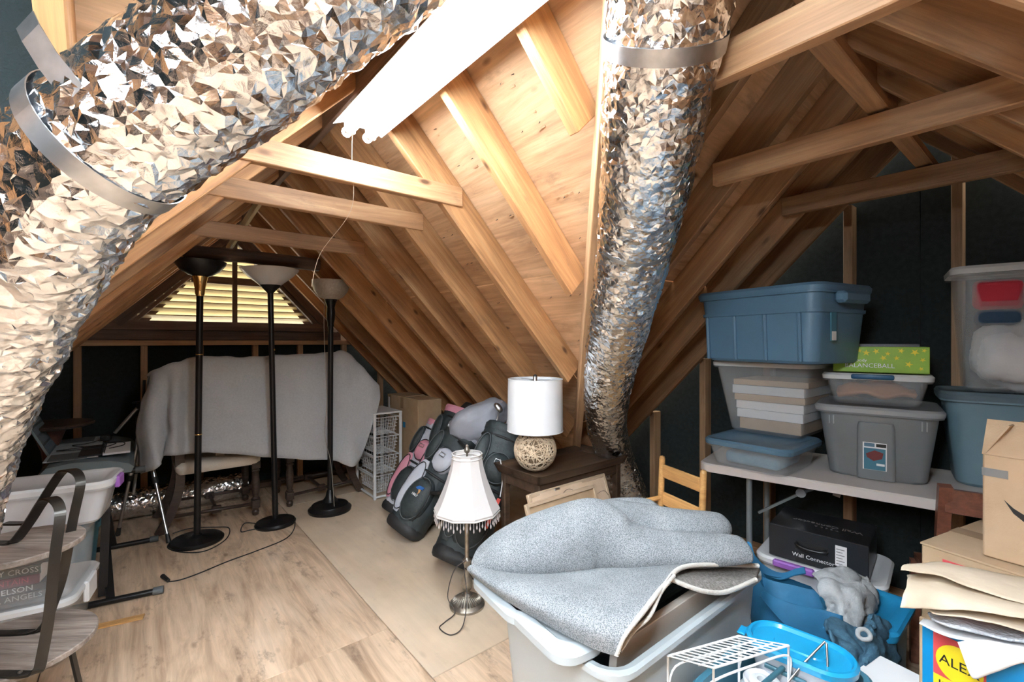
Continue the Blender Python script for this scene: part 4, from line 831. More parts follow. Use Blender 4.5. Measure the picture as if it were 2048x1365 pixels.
sh = mk('lamp_shade', thicken(lathe([(.156, .228), (.152, .515)], 44), .002), M['shade'], t, True, 40)
for zz, rr in ((.228, .156), (.515, .152)): mk('shade_trim', tube([(rr * math.cos(2 * math.pi * k / 44), rr * math.sin(2 * math.pi * k / 44), zz) for k in range(44)], .0028, 5, True), M['shade'], sh, True)
for k in range(3): a = 2 * math.pi * k / 3; mk('spider', rod((0, 0, .51), (.152 * math.cos(a), .152 * math.sin(a), .51), .002, 5), M['steel'], sh)
mk('finial', lathe([(0, .515), (.006, .515), (.011, .523), (.012, .532), (.006, .541), (0, .543)], 12), M['blackmatte'], t, True)
# ---- framed pictures, backs outward, leaning on the table
for i, (off, dn, lb) in enumerate(((0, 0, 'picture frame with brown paper back and wire, leaning on table'), (-.045, .035, 'second wooden picture frame, in front and mostly hidden by rug'))):
    p0 = Vector((.0813, 2.33, .575)) + HX * off - HY * dn + Vector((0, 0, -.03 * i))
    dn_ = (-HY * .36 + Vector((0, 0, -1))).normalized(); Lh = p0.z / -dn_.z; b0 = p0 + dn_ * Lh
    t = thing('picture_frame', lb, 'picture frame', b0, 0, 'picture frames leaning on the tray table'); upv = -dn_; nrm = HX.cross(upv).normalized()
    W_ = .58 if i == 0 else .50
    def bar(a, b, w=.022, th=.02): 
        return beam('frame_bar', a, b, th, w, M['frame_wood'], t, nrm)
    Lh -= .006; e0 = upv * .02
    bar(e0 + HX * .0, upv * Lh + HX * 0); bar(e0 + HX * W_, upv * Lh + HX * W_); bar(upv * (Lh - .01), upv * (Lh - .01) + HX * W_); bar(e0, e0 + HX * W_)
    if i == 0:
        mk('paper_back', crgrid([[HX * (W_ * a) + upv * (.02 + (Lh - .03) * b) + nrm * (.011 + .004 * math.sin(7 * a + 5 * b)) for a in (0, .25, .5, .75, 1)] for b in (0, .25, .5, .75, 1)], 3, 3), M['paper'], t, True)
        mk('hanging_wire', tube(smoothpath([HX * (W_ * a) + upv * (Lh - z) + nrm * .02 for a, z in ((.25, .16), (.3, .08), (.42, .03), (.52, .05), (.58, .18))], 6), .0012, 4), M['blackmatte'], t); mk('hanging_wire', tube(smoothpath([HX * (W_ * a) + upv * (Lh - z) + nrm * .02 for a, z in ((.72, .14), (.8, .10), (.92, .09), (.97, .12))], 6), .0012, 4), M['blackmatte'], t)
        beam('hanger_clip', HX * .17 + upv * (Lh - .012) + nrm * .014, HX * .21 + upv * (Lh - .012) + nrm * .014, .006, .012, M['steel'], t, nrm)
    else: mk('backing', crgrid([[HX * (W_ * a) + upv * (.02 + (Lh - .03) * b) for a in (0, .5, 1)] for b in (0, .5, 1)], 2, 2), M['kraft'], t)
# ---- small oak chair
cl, cr = Vector((.746, 2.35, 0)), Vector((.85, 2.09, 0)); bdir = (cr - cl).normalized(); fw = Vector((-bdir.y * -1, -bdir.x, 0)); fw = Vector((bdir.y, -bdir.x, 0)); fw = fw if fw.x < 0 else -fw
t = thing('oak_chair', 'small golden oak ladder-back chair between duct and folding table', 'chair', cl, 0); wd = (cr - cl).length
for k in (0, wd):
    q = bdir * k; mk('back_post', cat(rod(q, q + Vector((0, 0, .745)) - fw * .03, .0155, 12)), M['oak'], t, True, 40); mk('post_cap', tf(lathe([(.0155, 0), (.012, .012), (0, .017)], 12), Matrix.Translation(q + Vector((0, 0, .744)) - fw * .03)), M['oak'], t, True)
    mk('leg', rod(q + fw * .30, q + fw * .29 + Vector((0, 0, .36)), .015, 10), M['oak'], t, True, 40)
    mk('arm', rod(q + Vector((0, 0, .545)) - fw * .02, q + fw * .22 + Vector((0, 0, .535)), .012, 8), M['oak'], t, True, 40)
for zz in (.685, .545): beam('back_slat', Vector((0, 0, zz)) - fw * .027, bdir * wd + Vector((0, 0, zz)) - fw * .027, .014, .066, M['oak'], t, fw)
mk('seat', prism([Vector((0, 0, .35)) - fw * .02, bdir * wd + Vector((0, 0, .35)) - fw * .02, bdir * wd + Vector((0, 0, .35)) + fw * .31, fw * .31 + Vector((0, 0, .35))], (0, 0, .02)), M['oak'], t)
# ================================================================= folding table and what stands on it
U = Vector((.779, -.627, 0)); Vv = Vector((.627, .779, 0)); RU = math.atan2(U.y, U.x); t0 = Vector((.935, 2.31, 0)); TZ2 = .74
t = thing('folding_table', 'white plastic folding table loaded with storage bins', 'table', t0, RU)      # x along the front, y back
TL2, TD2 = 1.40, .60
mk('tabletop', mv(rings([(TL2 - .03, TD2 - .03, .05, TZ2 - .045), (TL2, TD2, .06, TZ2 - .04), (TL2, TD2, .06, TZ2 - .006), (TL2 - .012, TD2 - .012, .06, TZ2)], 5, True, True), TL2 / 2, TD2 / 2, 0), M['tabletop'], t, True, 35)
for x in (.22, TL2 - .2):
    g = mk('leg_frame', tube(smoothpath([(x, .08, 0), (x, .08, .55), (x, .08, .67), (x, .12, .69), (x, TD2 - .12, .69), (x, TD2 - .08, .67), (x, TD2 - .08, .55), (x, TD2 - .08, 0)], 4), .0135, 10), M['greytube'], t, True, 50)
    mk('crossbar', rod((x, .08, .22), (x, TD2 - .08, .22), .010, 8), M['greytube'], t, True, 40)
s_ = 1
mk('brace', strip([(.22, .30, .45), (.42, .30, .60), (.52, .30, .655), (.70, .30, .675)], .02, .012, (0, 1, 0)), M['greytube'], t)
mk('brace_collar', rod((.41, .28, .595), (.41, .32, .595), .022, 12), M['steel'], t, True, 40)
mk('warning_tag', tf(box(.03, .001, .055), Matrix.Translation((.56, .285, .635)) @ Matrix.Rotation(R(14), 4, 'Y')), M['whitepaper'], t)
e_ = .001
def ctr(front, L, W, ux, uy): return Vector(front) + ux * (L / 2) + uy * (W / 2)
# flat bin
f_ = Vector((1.2, 2.016, 0)); L, W = .40, .37
c = f_ + HX * .18 + HY * .165; bFlat = tote('storage_bin', 'flat clear bin with slate blue lid on the table end', c + Vector((0, 0, TZ2 + e_)), HA, L, W, .118, M['clear'], M['bluelid'], .88, .04, group='bins stacked on the folding table')
t = tag(mk('folded_cloth', mv(box(.27, .25, .06, bev=.02, seg=2), 0, 0, .036), mat('blue_cloth', (.10, .26, .38), .9, c2=(.2, .36, .46), ns=12), None, True), 'folded blue fabric inside the flat clear bin', 'fabric'); t.location = c + Vector((0, 0, TZ2 + .008)); t.rotation_euler = (0, 0, HA)
zt = TZ2 + .118 + .019
c = Vector((1.405, 2.43, 0)); L, W, H = .47, .45, .355
bTall = tote('storage_bin', 'tall clear bin with white lid holding papers, under blue tote', c + Vector((0, 0, zt)), HA, L, W, H, M['clear'], M['clearlid'], .76, .04, group='bins stacked on the folding table')
mk('latch', mv(box(.11, .012, .06, bev=.004), -.02, -W / 2 - .012, H - .03), M['clear'], bTall)
for i, (w_, d_, h_, m_) in enumerate(((.31, .29, .06, 'kraft2'), (.33, .31, .045, 'whitepaper'), (.32, .32, .045, 'whitepaper'), (.35, .33, .035, 'kraft2'), (.36, .34, .045, 'clearlid'), (.33, .35, .030, 'kraft2'))):
    z0 = zt + .014 + sum((.06, .045, .045, .035, .045)[:i])
    o = tag(mk('paper_stack', box(w_, d_, h_ - .001, (0, 0, h_ / 2), bev=.002), M[m_], None), ('tan folder stack, lowest in the tall clear bin', 'thick white paper stack in the tall clear bin', 'thin white paper stack in the tall clear bin', 'thin tan folder in the tall clear bin', 'pale sleeve stack in the tall clear bin', 'tan envelope, topmost in the tall clear bin')[i], 'paper', 'papers in the tall clear bin'); o.location = c + Vector((0, 0, z0)) - HY * .02; o.rotation_euler = (0, 0, HA + R(2 * math.sin(i * 3)))
zt2 = zt + H + .019
# blue tote
bu = Vector((.459, -.888, 0)); bv = Vector((.888, .459, 0)); c = Vector((.97, 2.42, 0)) + bu * .31 + bv * .215
t = tote('storage_tote', 'slate blue ribbed tote with snap lid, top of the stack', c + Vector((0, 0, zt2)), math.atan2(bu.y, bu.x), .60, .42, .325, M['bluetote'], M['bluetote'], .90, .05, cat_='tote', lidh=.02, group='bins stacked on the folding table')
ta = math.atan2(.3 * .10 / 1, .3)
for x in (-.245, -.09, .065, .22): mk('rib', tf(box(.016, .026, .215, bev=.005), Matrix.Translation((x, -.195, .115)) @ Matrix.Rotation(R(3.2), 4, 'X')), M['bluetote'], t)
mk('band', mv(rings([(.575, .395, .05, .218), (.592, .412, .05, .222), (.594, .414, .05, .236)], 5, False), 0, 0, 0), M['bluetote'], t, True, 40)
for s in (-1, 1): mk('handle', mv(box(.05, .20, .05, bev=.012), s * .325, 0, .285), M['bluetote'], t)
mk('sticker', tf(boxb(-.02, .02, -.002, .002, -.06, .06), Matrix.Translation((.302, -.10, .16)) @ Matrix.Rotation(R(90), 4, 'Z')), M['trash'], t); mk('sticker', tf(boxb(-.016, .016, -.0025, .002, -.058, -.02), Matrix.Translation((.302, -.10, .16)) @ Matrix.Rotation(R(90), 4, 'Z')), M['whitepaper'], t)
# grey label tote
mid = Vector((1.575, 1.985, 0)); L, W, H = .46, .40, .305
c = mid + Vv * .20; t = tote('storage_tote', 'smoky grey tote with picture label on its front', c + Vector((0, 0, TZ2 + e_)), RU, .42, .40, H, M['smoke'], M['smokelid'], .82, .05, cat_='tote', group='bins stacked on the folding table')
Mx = Matrix.Translation((0, -.186, .13)) @ Matrix.Rotation(R(6.7), 4, 'X')
mk('front_panel', tf(rings([(.135, .03, .014, -.125), (.13, .03, .014, .10), (.12, .02, .01, .125)], 4, True, True), Mx), M['smoke'], t, True, 40)
Ml = Mx @ Matrix.Translation((-.004, -.017, -.02)) @ Matrix.Rotation(R(90), 4, 'X')
g = mk('label', box(.082, .122, .001), M['whitepaper'], t); g.matrix_local = Ml
for x0, y0, w_, h_, m_ in ((-.018, .05, .036, .016, 'bluelid'), (.022, .05, .034, .014, 'ink'), (0, .005, .074, .062, 'trash'), (0, -.043, .074, .034, 'trash'), (.02, -.035, .028, .010, 'whitepaper')):
    mk('label_print', box(w_, h_, .001 + .0003 * (m_ == 'whitepaper'), (x0, y0, .0008)), M[m_], g)
mk('label_print', prism([(-.03, .01, .0015), (0, .028, .0015), (.03, .018, .0015), (.025, -.008, .0015), (-.004, -.02, .0015), (-.026, -.006, .0015)], (0, 0, .0004)), mat('dark_red_print', (.16, .03, .03), .5), g)
for s in (-.165, -.15, .15, .165): mk('rib', tf(box(.005, .006, .04), Matrix.Translation((s, -.200, .255)) @ Matrix.Rotation(R(6.7), 4, 'X')), M['smokelid'], t)
zg = TZ2 + H + .019
c = Vector((1.60, 2.02, 0)) + Vv * .15; bS = tote('storage_bin', 'small clear bin with blue handle holding brown leather', c + Vector((0, 0, zg)), RU, .36, .29, .125, M['clear'], M['clearlid'], .86, .03, group='bins stacked on the folding table')
mk('handle', mv(box(.15, .022, .022, bev=.007, seg=2), -.01, -.168, .128), mat('navy_handle', (.01, .09, .20), .4), bS, True, 40)
V = [[Vector((x, y * (.10 - .02 * abs(x) * 5), .014 + .05 * (1 - (y) ** 2) * (1 - (x / .15) ** 2) + .022 + .012 * math.sin(x * 40 + y * 3))) for y in (-1, -.6, -.2, .2, .6, 1)] for x in (-.14, -.09, -.03, .03, .09, .14)]
o = tag(mk('leather_roll', thicken(crgrid(V, 4, 4), .02), M['tan'], None, True), 'rolled brown leather piece inside the small clear bin', 'leather'); o.location = c + Vector((0, 0, zg + .006)); o.rotation_euler = (0, 0, RU)
zg2 = zg + .125 + .020
c = Vector((1.625, 2.03, 0)) + Vv * .125; t = thing('exercise_ball_box', 'lime green exercise ball carton with yellow flowers', 'box', c + Vector((0, 0, zg2)), RU)
bw, bd_, bh = .335, .23, .115
mk('carton', boxb(-bw / 2, bw / 2, -bd_ / 2, bd_ / 2, 0, bh, .002), M['green'], t)
mk('tray', boxb(-bw / 2 + .03, bw / 2 - .03, -bd_ / 2 + .05, bd_ / 2 - .02, bh, bh + .012), M['blackbox'], t)
fy = -bd_ / 2 - .0008
text('lettering', 'BALANCEBALL', .027, M['whiteink'], t, face_m((-.035, fy, .030), (1, 0, 0), (0, 0, 1))); text('lettering', 'total body', .019, M['whiteink'], t, face_m((-.082, fy, .054), (1, 0, 0), (0, 0, 1)))
mk('ring_logo', tube([(-.115 + .011 * math.cos(a), fy, .085 + .011 * math.sin(a)) for a in [2 * math.pi * k / 16 for k in range(16)]], .0012, 4, True), M['whiteink'], t)
for k in range(5): a = 2 * math.pi * k / 5; mk('ring_logo', rod((-.115, fy, .085), (-.115 + .009 * math.cos(a), fy, .085 + .009 * math.sin(a)), .0012, 4), M['whiteink'], t)
rn = random.Random(3)
for x, z, s in ((-.07, .098, .012), (-.045, .088, .016), (-.01, .095, .014), (.03, .085, .011), (.075, .098, .013), (.12, .092, .016), (.15, .1, .010), (.145, .06, .011), (.10, .04, .015), (.14, .022, .010), (-.15, .06, .012), (.015, .066, .014), (.06, .066, .012)):
    P5 = []
    for k in range(10): a = 2 * math.pi * k / 10 + x * 50; r_ = s if k % 2 == 0 else s * .38; P5.append((x + r_ * math.cos(a), fy - .0002, z + r_ * math.sin(a)))
    mk('flower_print', prism(P5, (0, .0006, 0)), M['yellow'], t)
# blue-grey tote and big clear bin
c = Vector((1.863, 1.932, 0)) + U * .19 + Vv * .155
t = tote('storage_tote', 'blue-grey tote with dark lid at the right table end', c + Vector((0, 0, TZ2 + e_)), RU, .44, .33, .375, M['bluegrey'], M['bluegreylid'], .82, .06, cat_='tote', lidh=.022, group='bins stacked on the folding table')
mk('front_recess', tf(rings([(.20, .02, .02, -.14), (.19, .02, .02, .06), (.15, .012, .01, .08)], 4, True, True), Matrix.Translation((.04, -.152, .16)) @ Matrix.Rotation(R(4.5), 4, 'X')), M['bluegreylid'], t, True, 40)
zb = TZ2 + .375 + .026
c2_ = Vector((1.895, 1.905, 0)) + U * .19 + Vv * .125
t = tote('storage_bin', 'large clear bin of white cloth atop the blue-grey tote', c2_ + Vector((0, 0, zb)), RU, .46, .27, .50, M['clear'], M['clearlid'], .84, .04, group='bins stacked on the folding table', lidh=.02)
def cloth(name, label, ctr_, rad, m, seed, sq=(1, 1, 1), cat_='cloth', n=22):
    prof = [[Vector((math.sin(math.pi * i / n) * math.cos(2 * math.pi * j / 36) * rad * sq[0], math.sin(math.pi * i / n) * math.sin(2 * math.pi * j / 36) * rad * sq[1], -math.cos(math.pi * i / n) * rad * sq[2])) for j in range(36)] for i in range(1, n)]
    V, Fc = loft(prof); V = [v * (1 + .35 * noise.noise(v * (2.2 / rad) * .5 + Vector((seed, 0, 0))) + .10 * abs(noise.noise(v * (6 / rad) * .5 + Vector((seed, 2, 0))))) for v in V]
    V, Fc = crumple((V, Fc), [(14, .010), (34, .004)], seed); o = tag(mk(name, (V, Fc), m, None, True), label, cat_); o.location = ctr_; return o
cloth('bundled_cloth', 'bundled white cloth inside the large clear bin', c2_ + Vector((0, 0, zb + .15)) - U * .05 - Vv * .03, .13, M['whitecloth'], 4, (1.05, .9, 1.0))
o = tag(mk('folded_garment', box(.14, .10, .12, bev=.02, seg=2), mat('red_fabric', (.50, .03, .05), .9), None, True), 'red folded garment near the top of the large clear bin', 'garment'); o.location = c2_ + Vector((0, 0, zb + .40)) - U * .10 - Vv * .08; o.rotation_euler = (R(8), 0, RU)
o = tag(mk('folded_garment', box(.13, .10, .06, bev=.02, seg=2), mat('navy_fabric', (.03, .07, .13), .9), None, True), 'navy garment just under the red one in the clear bin', 'garment'); o.location = c2_ + Vector((0, 0, zb + .305)) - U * .10 - Vv * .08; o.rotation_euler = (R(-4), 0, RU)
cloth('bundled_cloth', 'tan crumpled paper at the right of the large clear bin', c2_ + Vector((0, 0, zb + .33)) + U * .12 - Vv * .04, .09, M['kraftpaper'], 8, (1, .9, 1.1))
# ---- red-brown chair in front of the table
cp = Vector(((1880 - 1024) / FOC * 1.62, 1.62, 0)); cdv = Vector((.86, -.51, 0)).normalized(); cback = Vector((cdv.y, -cdv.x, 0)); cfw = Vector((-cdv.y, cdv.x, 0))
t = thing('wooden_chair', 'red-brown wooden chair back in front of folding table', 'chair', cp, 0)
for k in (0, .37):
    q = cdv * k; mk('back_post', strip(smoothpath([q, q + Vector((0, 0, .45)), q - cfw * .03 + Vector((0, 0, .70)), q - cfw * .06 + Vector((0, 0, .855))], 5), .036, .03, cdv), M['cherry'], t, False); mk('leg', strip([q + cfw * .36, q + cfw * .36 + Vector((0, 0, .43))], .032, .032, cdv), M['cherry'], t)
V = []
for k in range(9):
    a = k / 8; q = cdv * (.37 * a) - cfw * (.062 + .022 * math.sin(math.pi * a)); V.append(q)
def railz(z0, z1, nm): return mk(nm, loft([[q + Vector((0, 0, z0)), q + cfw * .018 + Vector((0, 0, z0)), q + cfw * .018 + Vector((0, 0, z1)), q + Vector((0, 0, z1))] for q in V]), M['cherry'], t, True, 40)
railz(.812, .845, 'top_rail'); railz(.765, .79, 'top_rail')
for a, b in ((0, 3), (5, 8)): mk('rail_infill', loft([[q + Vector((0, 0, .789)), q + cfw * .018 + Vector((0, 0, .789)), q + cfw * .018 + Vector((0, 0, .813)), q + Vector((0, 0, .813))] for q in V[a:b + 1]]), M['cherry'], t, True, 40)
mk('seat', prism([Vector((0, 0, .43)), cdv * .37 + Vector((0, 0, .43)), cdv * .37 + cfw * .38 + Vector((0, 0, .43)), cfw * .38 + Vector((0, 0, .43))], (0, 0, .025)), M['cherry'], t)
# ================================================================= under the table
w1, w2 = F(1538, 1046, .50), F(1738, 1095, .50); wu = (w2 - w1).normalized(); wv = Vector((-wu.y, wu.x, 0)); WL = (w2 - w1).length; wz = .355
rW = math.atan2(wu.y, wu.x)
cB = w1 + wu * (WL / 2) + wv * .17; cB.z = 0
t = tote('storage_bin', 'milky bin with purple handle beneath the black carton', cB + Vector((0, 0, 0)), rW, .46, .36, .335, M['milky'], M['white'], .86, .05, lidh=.016)
mk('handle', mv(box(.16, .03, .03, bev=.006), -.08, -.205, .338), M['purple'], t)
cloth('bundled_cloth', 'violet clothes packed inside the bin beneath black carton', cB + Vector((0, 0, .17)), .13, mat('violet_cloth', (.22, .17, .30), .9), 12, (1.0, .8, .9))
t = thing('charger_box', 'flat black carton with handle and white sticker under table', 'box', Vector((w1.x, w1.y, wz)), rW)
bh = .50 - wz
mk('carton', boxb(0, WL, 0, .30, 0, bh, .003), M['blackbox'], t)
mk('handle_slot', boxb(WL * .29, WL * .62, -.0012, .01, bh * .40, bh * .66, .001), M['ink'], t)
mk('handle', tube(smoothpath([(WL * .30, -.002, bh * .58), (WL * .34, -.014, bh * .52), (WL * .46, -.020, bh * .50), (WL * .58, -.014, bh * .52), (WL * .61, -.002, bh * .56)], 5), .009, 8), M['black'], t, True, 50)
g = mk('sticker', boxb(WL * .69, WL * .80, -.0014, .0, bh * .22, bh * .82), M['whitepaper'], t)
for i in range(6): mk('sticker_print', boxb(WL * .70, WL * (.76 + .02 * (i % 2)), -.0018, 0, bh * (.28 + i * .085), bh * (.30 + i * .085)), M['greyink'], g)
mk('print_bar', boxb(WL * .29, WL * .50, -.0012, 0, .004, bh * .13), M['ink'], t)
text('lettering', 'Wall Connector', .024, M['whiteink'], t, face_m((WL * .47, -.0012, bh * .22), (1, 0, 0), (0, 0, 1)))
text('lettering', 'Wall Connector', .040, M['greyink'], t, face_m((WL * .55, .14, bh + .0004), (-1, 0, 0), (0, -1, 0))); text('lettering', 'T E S L A', .020, M['greyink'], t, face_m((WL * .56, .105, bh + .0004), (-1, 0, 0), (0, -1, 0)), spacing=1.2)
# blue tote bag, grey jeans, denim
bagc = P(1590, 1190, 1.66)
t = thing('tote_bag', 'deep blue fabric tote bag slumped beside grey tote', 'bag', (bagc.x, bagc.y, 0), R(-35))
S = []
for z, a, b, dx in ((.0, .11, .09, 0), (.10, .13, .10, 0), (.22, .13, .09, .0), (.32, .12, .075, -.01), (.40, .105, .05, -.02), (.455, .10, .03, -.03), (.47, .09, .02, -.035)):
    S.append([Vector((dx + a * math.cos(k) * (1 + .12 * math.sin(5 * k + z * 9)), b * math.sin(k) * (1 + .16 * math.sin(4 * k + z * 6)), z)) for k in [2 * math.pi * i / 40 for i in range(40)]])
mk('bag_body', crumple(loft(S, caps=False), [(9, .006)], 3), M['bluebag'], t, True)
mk('strap', strip(smoothpath([(-.09, -.01, .44), (-.13, -.02, .52), (-.155, .0, .57), (-.16, .02, .545), (-.11, .03, .485), (-.05, .03, .47), (-.0, .03, .50), (.03, .03, .515)], 6), .03, .004, (.3, .8, .5)), M['bluebag'], t, True, 60)
mk('flap', thicken(crgrid([[Vector((-.10 + .24 * a, -.055 - .05 * b - .02 * math.sin(a * 5), .44 - .02 * a - .16 * b * (a * 1.1))) for b in (0, .35, .7, 1)] for a in (0, .25, .5, .75, 1)], 4, 4), .003), M['bluebag'], t, True)
def drape(name, label, rows, m, cat_, th=.006, a=.008, s=14):
    V, Fc = crgrid(rows, 9, 9); V = [wob(v, s, a, 2) for v in V]; V, Fc = crumple((V, Fc), [(11, .016), (26, .007), (60, .002)], 5); return tag(mk(name, thicken((V, Fc), th), m, None, True), label, cat_)
drape('jeans', 'washed grey jeans heaped beneath the black carton', [[P(1648, 1160, 1.74), P(1668, 1148, 1.76), P(1700, 1152, 1.78), P(1725, 1165, 1.80)], [P(1640, 1175, 1.66), P(1668, 1170, 1.64), P(1705, 1176, 1.66), P(1738, 1180, 1.74)], [P(1652, 1205, 1.62), P(1675, 1200, 1.58), P(1705, 1195, 1.60), P(1745, 1205, 1.70)], [P(1668, 1240, 1.62), P(1690, 1238, 1.56), P(1715, 1230, 1.60), P(1742, 1225, 1.70)], [P(1672, 1290, 1.64), P(1692, 1285, 1.58), P(1718, 1280, 1.62), P(1748, 1275, 1.72)], [P(1670, 1350, 1.68), P(1690, 1345, 1.64), P(1720, 1340, 1.66), P(1755, 1335, 1.74)]], M['paledenim'], 'jeans', .012, .018, 16)
drape('denim_jacket', 'dark blue denim garment with rolled cuff at right', [[P(1735, 1262, 1.52), P(1745, 1230, 1.54), P(1768, 1236, 1.57), P(1785, 1262, 1.60)], [P(1712, 1290, 1.46), P(1738, 1275, 1.45), P(1765, 1272, 1.50), P(1795, 1300, 1.58)], [P(1715, 1325, 1.42), P(1745, 1315, 1.40), P(1772, 1310, 1.46), P(1800, 1330, 1.56)], [P(1722, 1365, 1.40), P(1750, 1360, 1.38), P(1775, 1355, 1.44), P(1800, 1362, 1.54)], [P(1725, 1430, 1.40), P(1750, 1430, 1.40), P(1780, 1430, 1.45), P(1800, 1430, 1.54)]], M['denim'], 'garment', .012, .016, 18)
drape('denim_cloth', 'blue denim cloth spread behind the blue-lidded container', [[P(1660, 1235, 1.60), P(1690, 1255, 1.58), P(1720, 1275, 1.56)], [P(1650, 1270, 1.46), P(1690, 1285, 1.46), P(1725, 1300, 1.46)], [P(1665, 1310, 1.42), P(1705, 1320, 1.42), P(1730, 1340, 1.42)], [P(1690, 1380, 1.40), P(1715, 1385, 1.40), P(1740, 1390, 1.40)]], M['denim'], 'garment', .008, .012, 18)
o = tag(mk('rolled_cuff', tube(smoothpath([(-.03, 0, 0), (-.02, .01, .022), (.01, .01, .026), (.028, 0, .01), (.02, -.012, -.008), (-.015, -.012, -.012)], 5, True), .011, 8, True), M['paledenim'], None, True), 'pale rolled fabric cuff on the denim garment', 'fabric roll'); o.location = P(1728, 1272, 1.42); o.scale = (.6, .6, .6)
# bright blue bin and white carton at right
t = tote('storage_bin', 'bright blue plastic bin standing beside the printed craft box', Vector((1.33, 1.73, 0)), HA, .30, .22, .345, M['teal'], M['teal'], .9, .03)
cW = P(1800, 1330, 1.30)
t = thing('white_carton', 'plain white carton beneath the printed craft box', 'box', (1.02, 1.18, 0), R(-60)); mk('carton', boxb(-.12, .36, -.06, .15, 0, .42, .004), M['white'], t); mk('flap', boxb(-.12, .36, -.06, .05, .42, .424), M['white'], t)
# ================================================================= cartons at the right edge
du = Vector((.43, -.9, 0)).normalized(); dv = Vector((.9, .43, 0)).normalized(); rD = math.atan2(du.y, du.x)
t = thing('cardboard_box', 'brown cardboard box with red stripe beneath the arrow-printed box', 'box', Vector((1.223, 1.37, 0)), rD)
hb = .75; mk('carton', boxb(0, .48, 0, .42, 0, hb - .006, .004), M['kraft'], t)
mk('flap', boxb(-.002, .482, -.002, .208, hb - .006, hb - .001), M['kraft2'], t); mk('flap', boxb(-.002, .482, .212, .422, hb - .006, hb - .001), M['kraft2'], t); mk('tape', boxb(-.004, .3, .18, .24, hb - .0012, hb), M['tape'], t)
mk('red_stripe', boxb(.05, .20, -.0012, .0, hb - .075, hb - .03), M['red'], t); mk('red_stripe', boxb(.03, .055, -.0012, .0, hb - .22, hb - .17), M['red'], t)
sb = Vector((1.313, 1.28, hb + .001))
t = thing('cardboard_box', 'cardboard box printed with a black curved arrow', 'box', sb, rD + R(6))
mk('carton', boxb(0, .34, 0, .30, 0, .285, .004), M['kraft2'], t)
mk('flap', tf(boxb(-.001, .34, -.001, .004, 0, .105), Matrix.Translation((0, 0, .284)) @ Matrix.Rotation(R(-28), 4, 'X')), M['kraft2'], t); mk('flap', tf(boxb(0, .004, 0, .30, 0, .10), Matrix.Translation((0, 0, .284)) @ Matrix.Rotation(R(30), 4, 'Y')), M['kraft2'], t)
mk('tape', boxb(-.001, .05, -.0012, 0, .225, .247), M['greyink'], t)
sm = [(.042, .168), (.06, .150), (.085, .135), (.12, .125), (.16, .122), (.16, .105), (.12, .106), (.085, .115), (.06, .136)]
mk('arrow_print', prism([(x, -.0014, z) for x, z in sm], (0, .001, 0)), M['ink'], t)
ac = Vector((1.02, 1.15, .425)); aH = .66 - ac.z
t = thing('craft_box', 'blue printed craft carton with yellow oval logo at bottom right', 'box', ac, rD)
mk('carton', boxb(0, .36, .0, .22, 0, aH, .003), M['kraft'], t); mk('print_panel', boxb(.008, .36, -.0012, 0, 0, aH - .004), M['blueprint'], t)
g = mk('logo_panel', boxb(.03, .125, -.0020, 0, .03, aH - .02), M['yellow'], t); mk('logo_panel', boxb(.03, .125, -.0024, 0, .115, aH - .02, 0), M['red'], t)
n_ = 32; mk('logo_oval', prism([(.078 + .043 * math.cos(2 * math.pi * k / n_), -.0030, .158 + .044 * math.sin(2 * math.pi * k / n_)) for k in range(n_)], (0, .002, 0)), M['yellow'], t)
text('lettering', 'ALEX', .031, M['ink'], t, face_m((.078, -.0034, .158), (1, 0, 0), (0, 0, 1))); text('lettering', 'little', .030, M['ink'], t, face_m((.066, -.0024, .093), (1, 0, 0), (0, 0, 1))); text('lettering', 'hands', .030, M['ink'], t, face_m((.074, -.0024, .065), (1, 0, 0), (0, 0, 1)))
hp = [(.098, .085), (.092, .10), (.097, .101), (.101, .092), (.102, .106), (.107, .106), (.108, .092), (.113, .104), (.118, .102), (.115, .09), (.122, .094), (.125, .09), (.117, .078), (.106, .072)]
mk('hand_print', prism([(x, -.0028, z) for x, z in hp], (0, .001, 0)), M['purpleink'], t)
for i, s_ in enumerate(('moldeados', 'por calientes', 'moldes con 2', 'de yeso y plastilina', 'crea formas')): text('lettering', s_, .014, M['whiteink'], t, face_m((.26, -.0016, .075 - i * .017), (1, 0, 0), (0, 0, 1)))
# torn kraft paper strips and white sheets on the craft box
def sheet3(name, label, rows, m, th=.0015, a=.004):
    V, Fc = crgrid(rows, 5, 5); V = [wob(v, 20, a, 6) for v in V]; return tag(mk(name, thicken((V, Fc), th), m, None, True), label, 'paper')
sheet3('kraft_paper', 'upper torn strip of pale kraft paper', [[P(1802, 1142, 1.14), P(1870, 1150, 1.13), P(1960, 1182, 1.08), P(2090, 1220, 1.02)], [P(1806, 1132, 1.17), P(1872, 1130, 1.18), P(1960, 1150, 1.14), P(2090, 1178, 1.09)], [P(1815, 1128, 1.24), P(1880, 1126, 1.25), P(1970, 1142, 1.22), P(2095, 1160, 1.17)]], M['kraftpaper'])
sheet3('kraft_paper', 'middle torn strip of pale kraft paper', [[P(1800, 1216, 1.07), P(1880, 1220, 1.06), P(1960, 1224, 1.03), P(2090, 1245, .98)], [P(1808, 1185, 1.09), P(1880, 1184, 1.09), P(1965, 1198, 1.06), P(2090, 1225, 1.01)], [P(1814, 1162, 1.14), P(1885, 1160, 1.15), P(1970, 1180, 1.12), P(2095, 1205, 1.07)], [P(1816, 1150, 1.2), P(1885, 1146, 1.2), P(1970, 1162, 1.18), P(2095, 1190, 1.13)]], M['kraftpaper'])
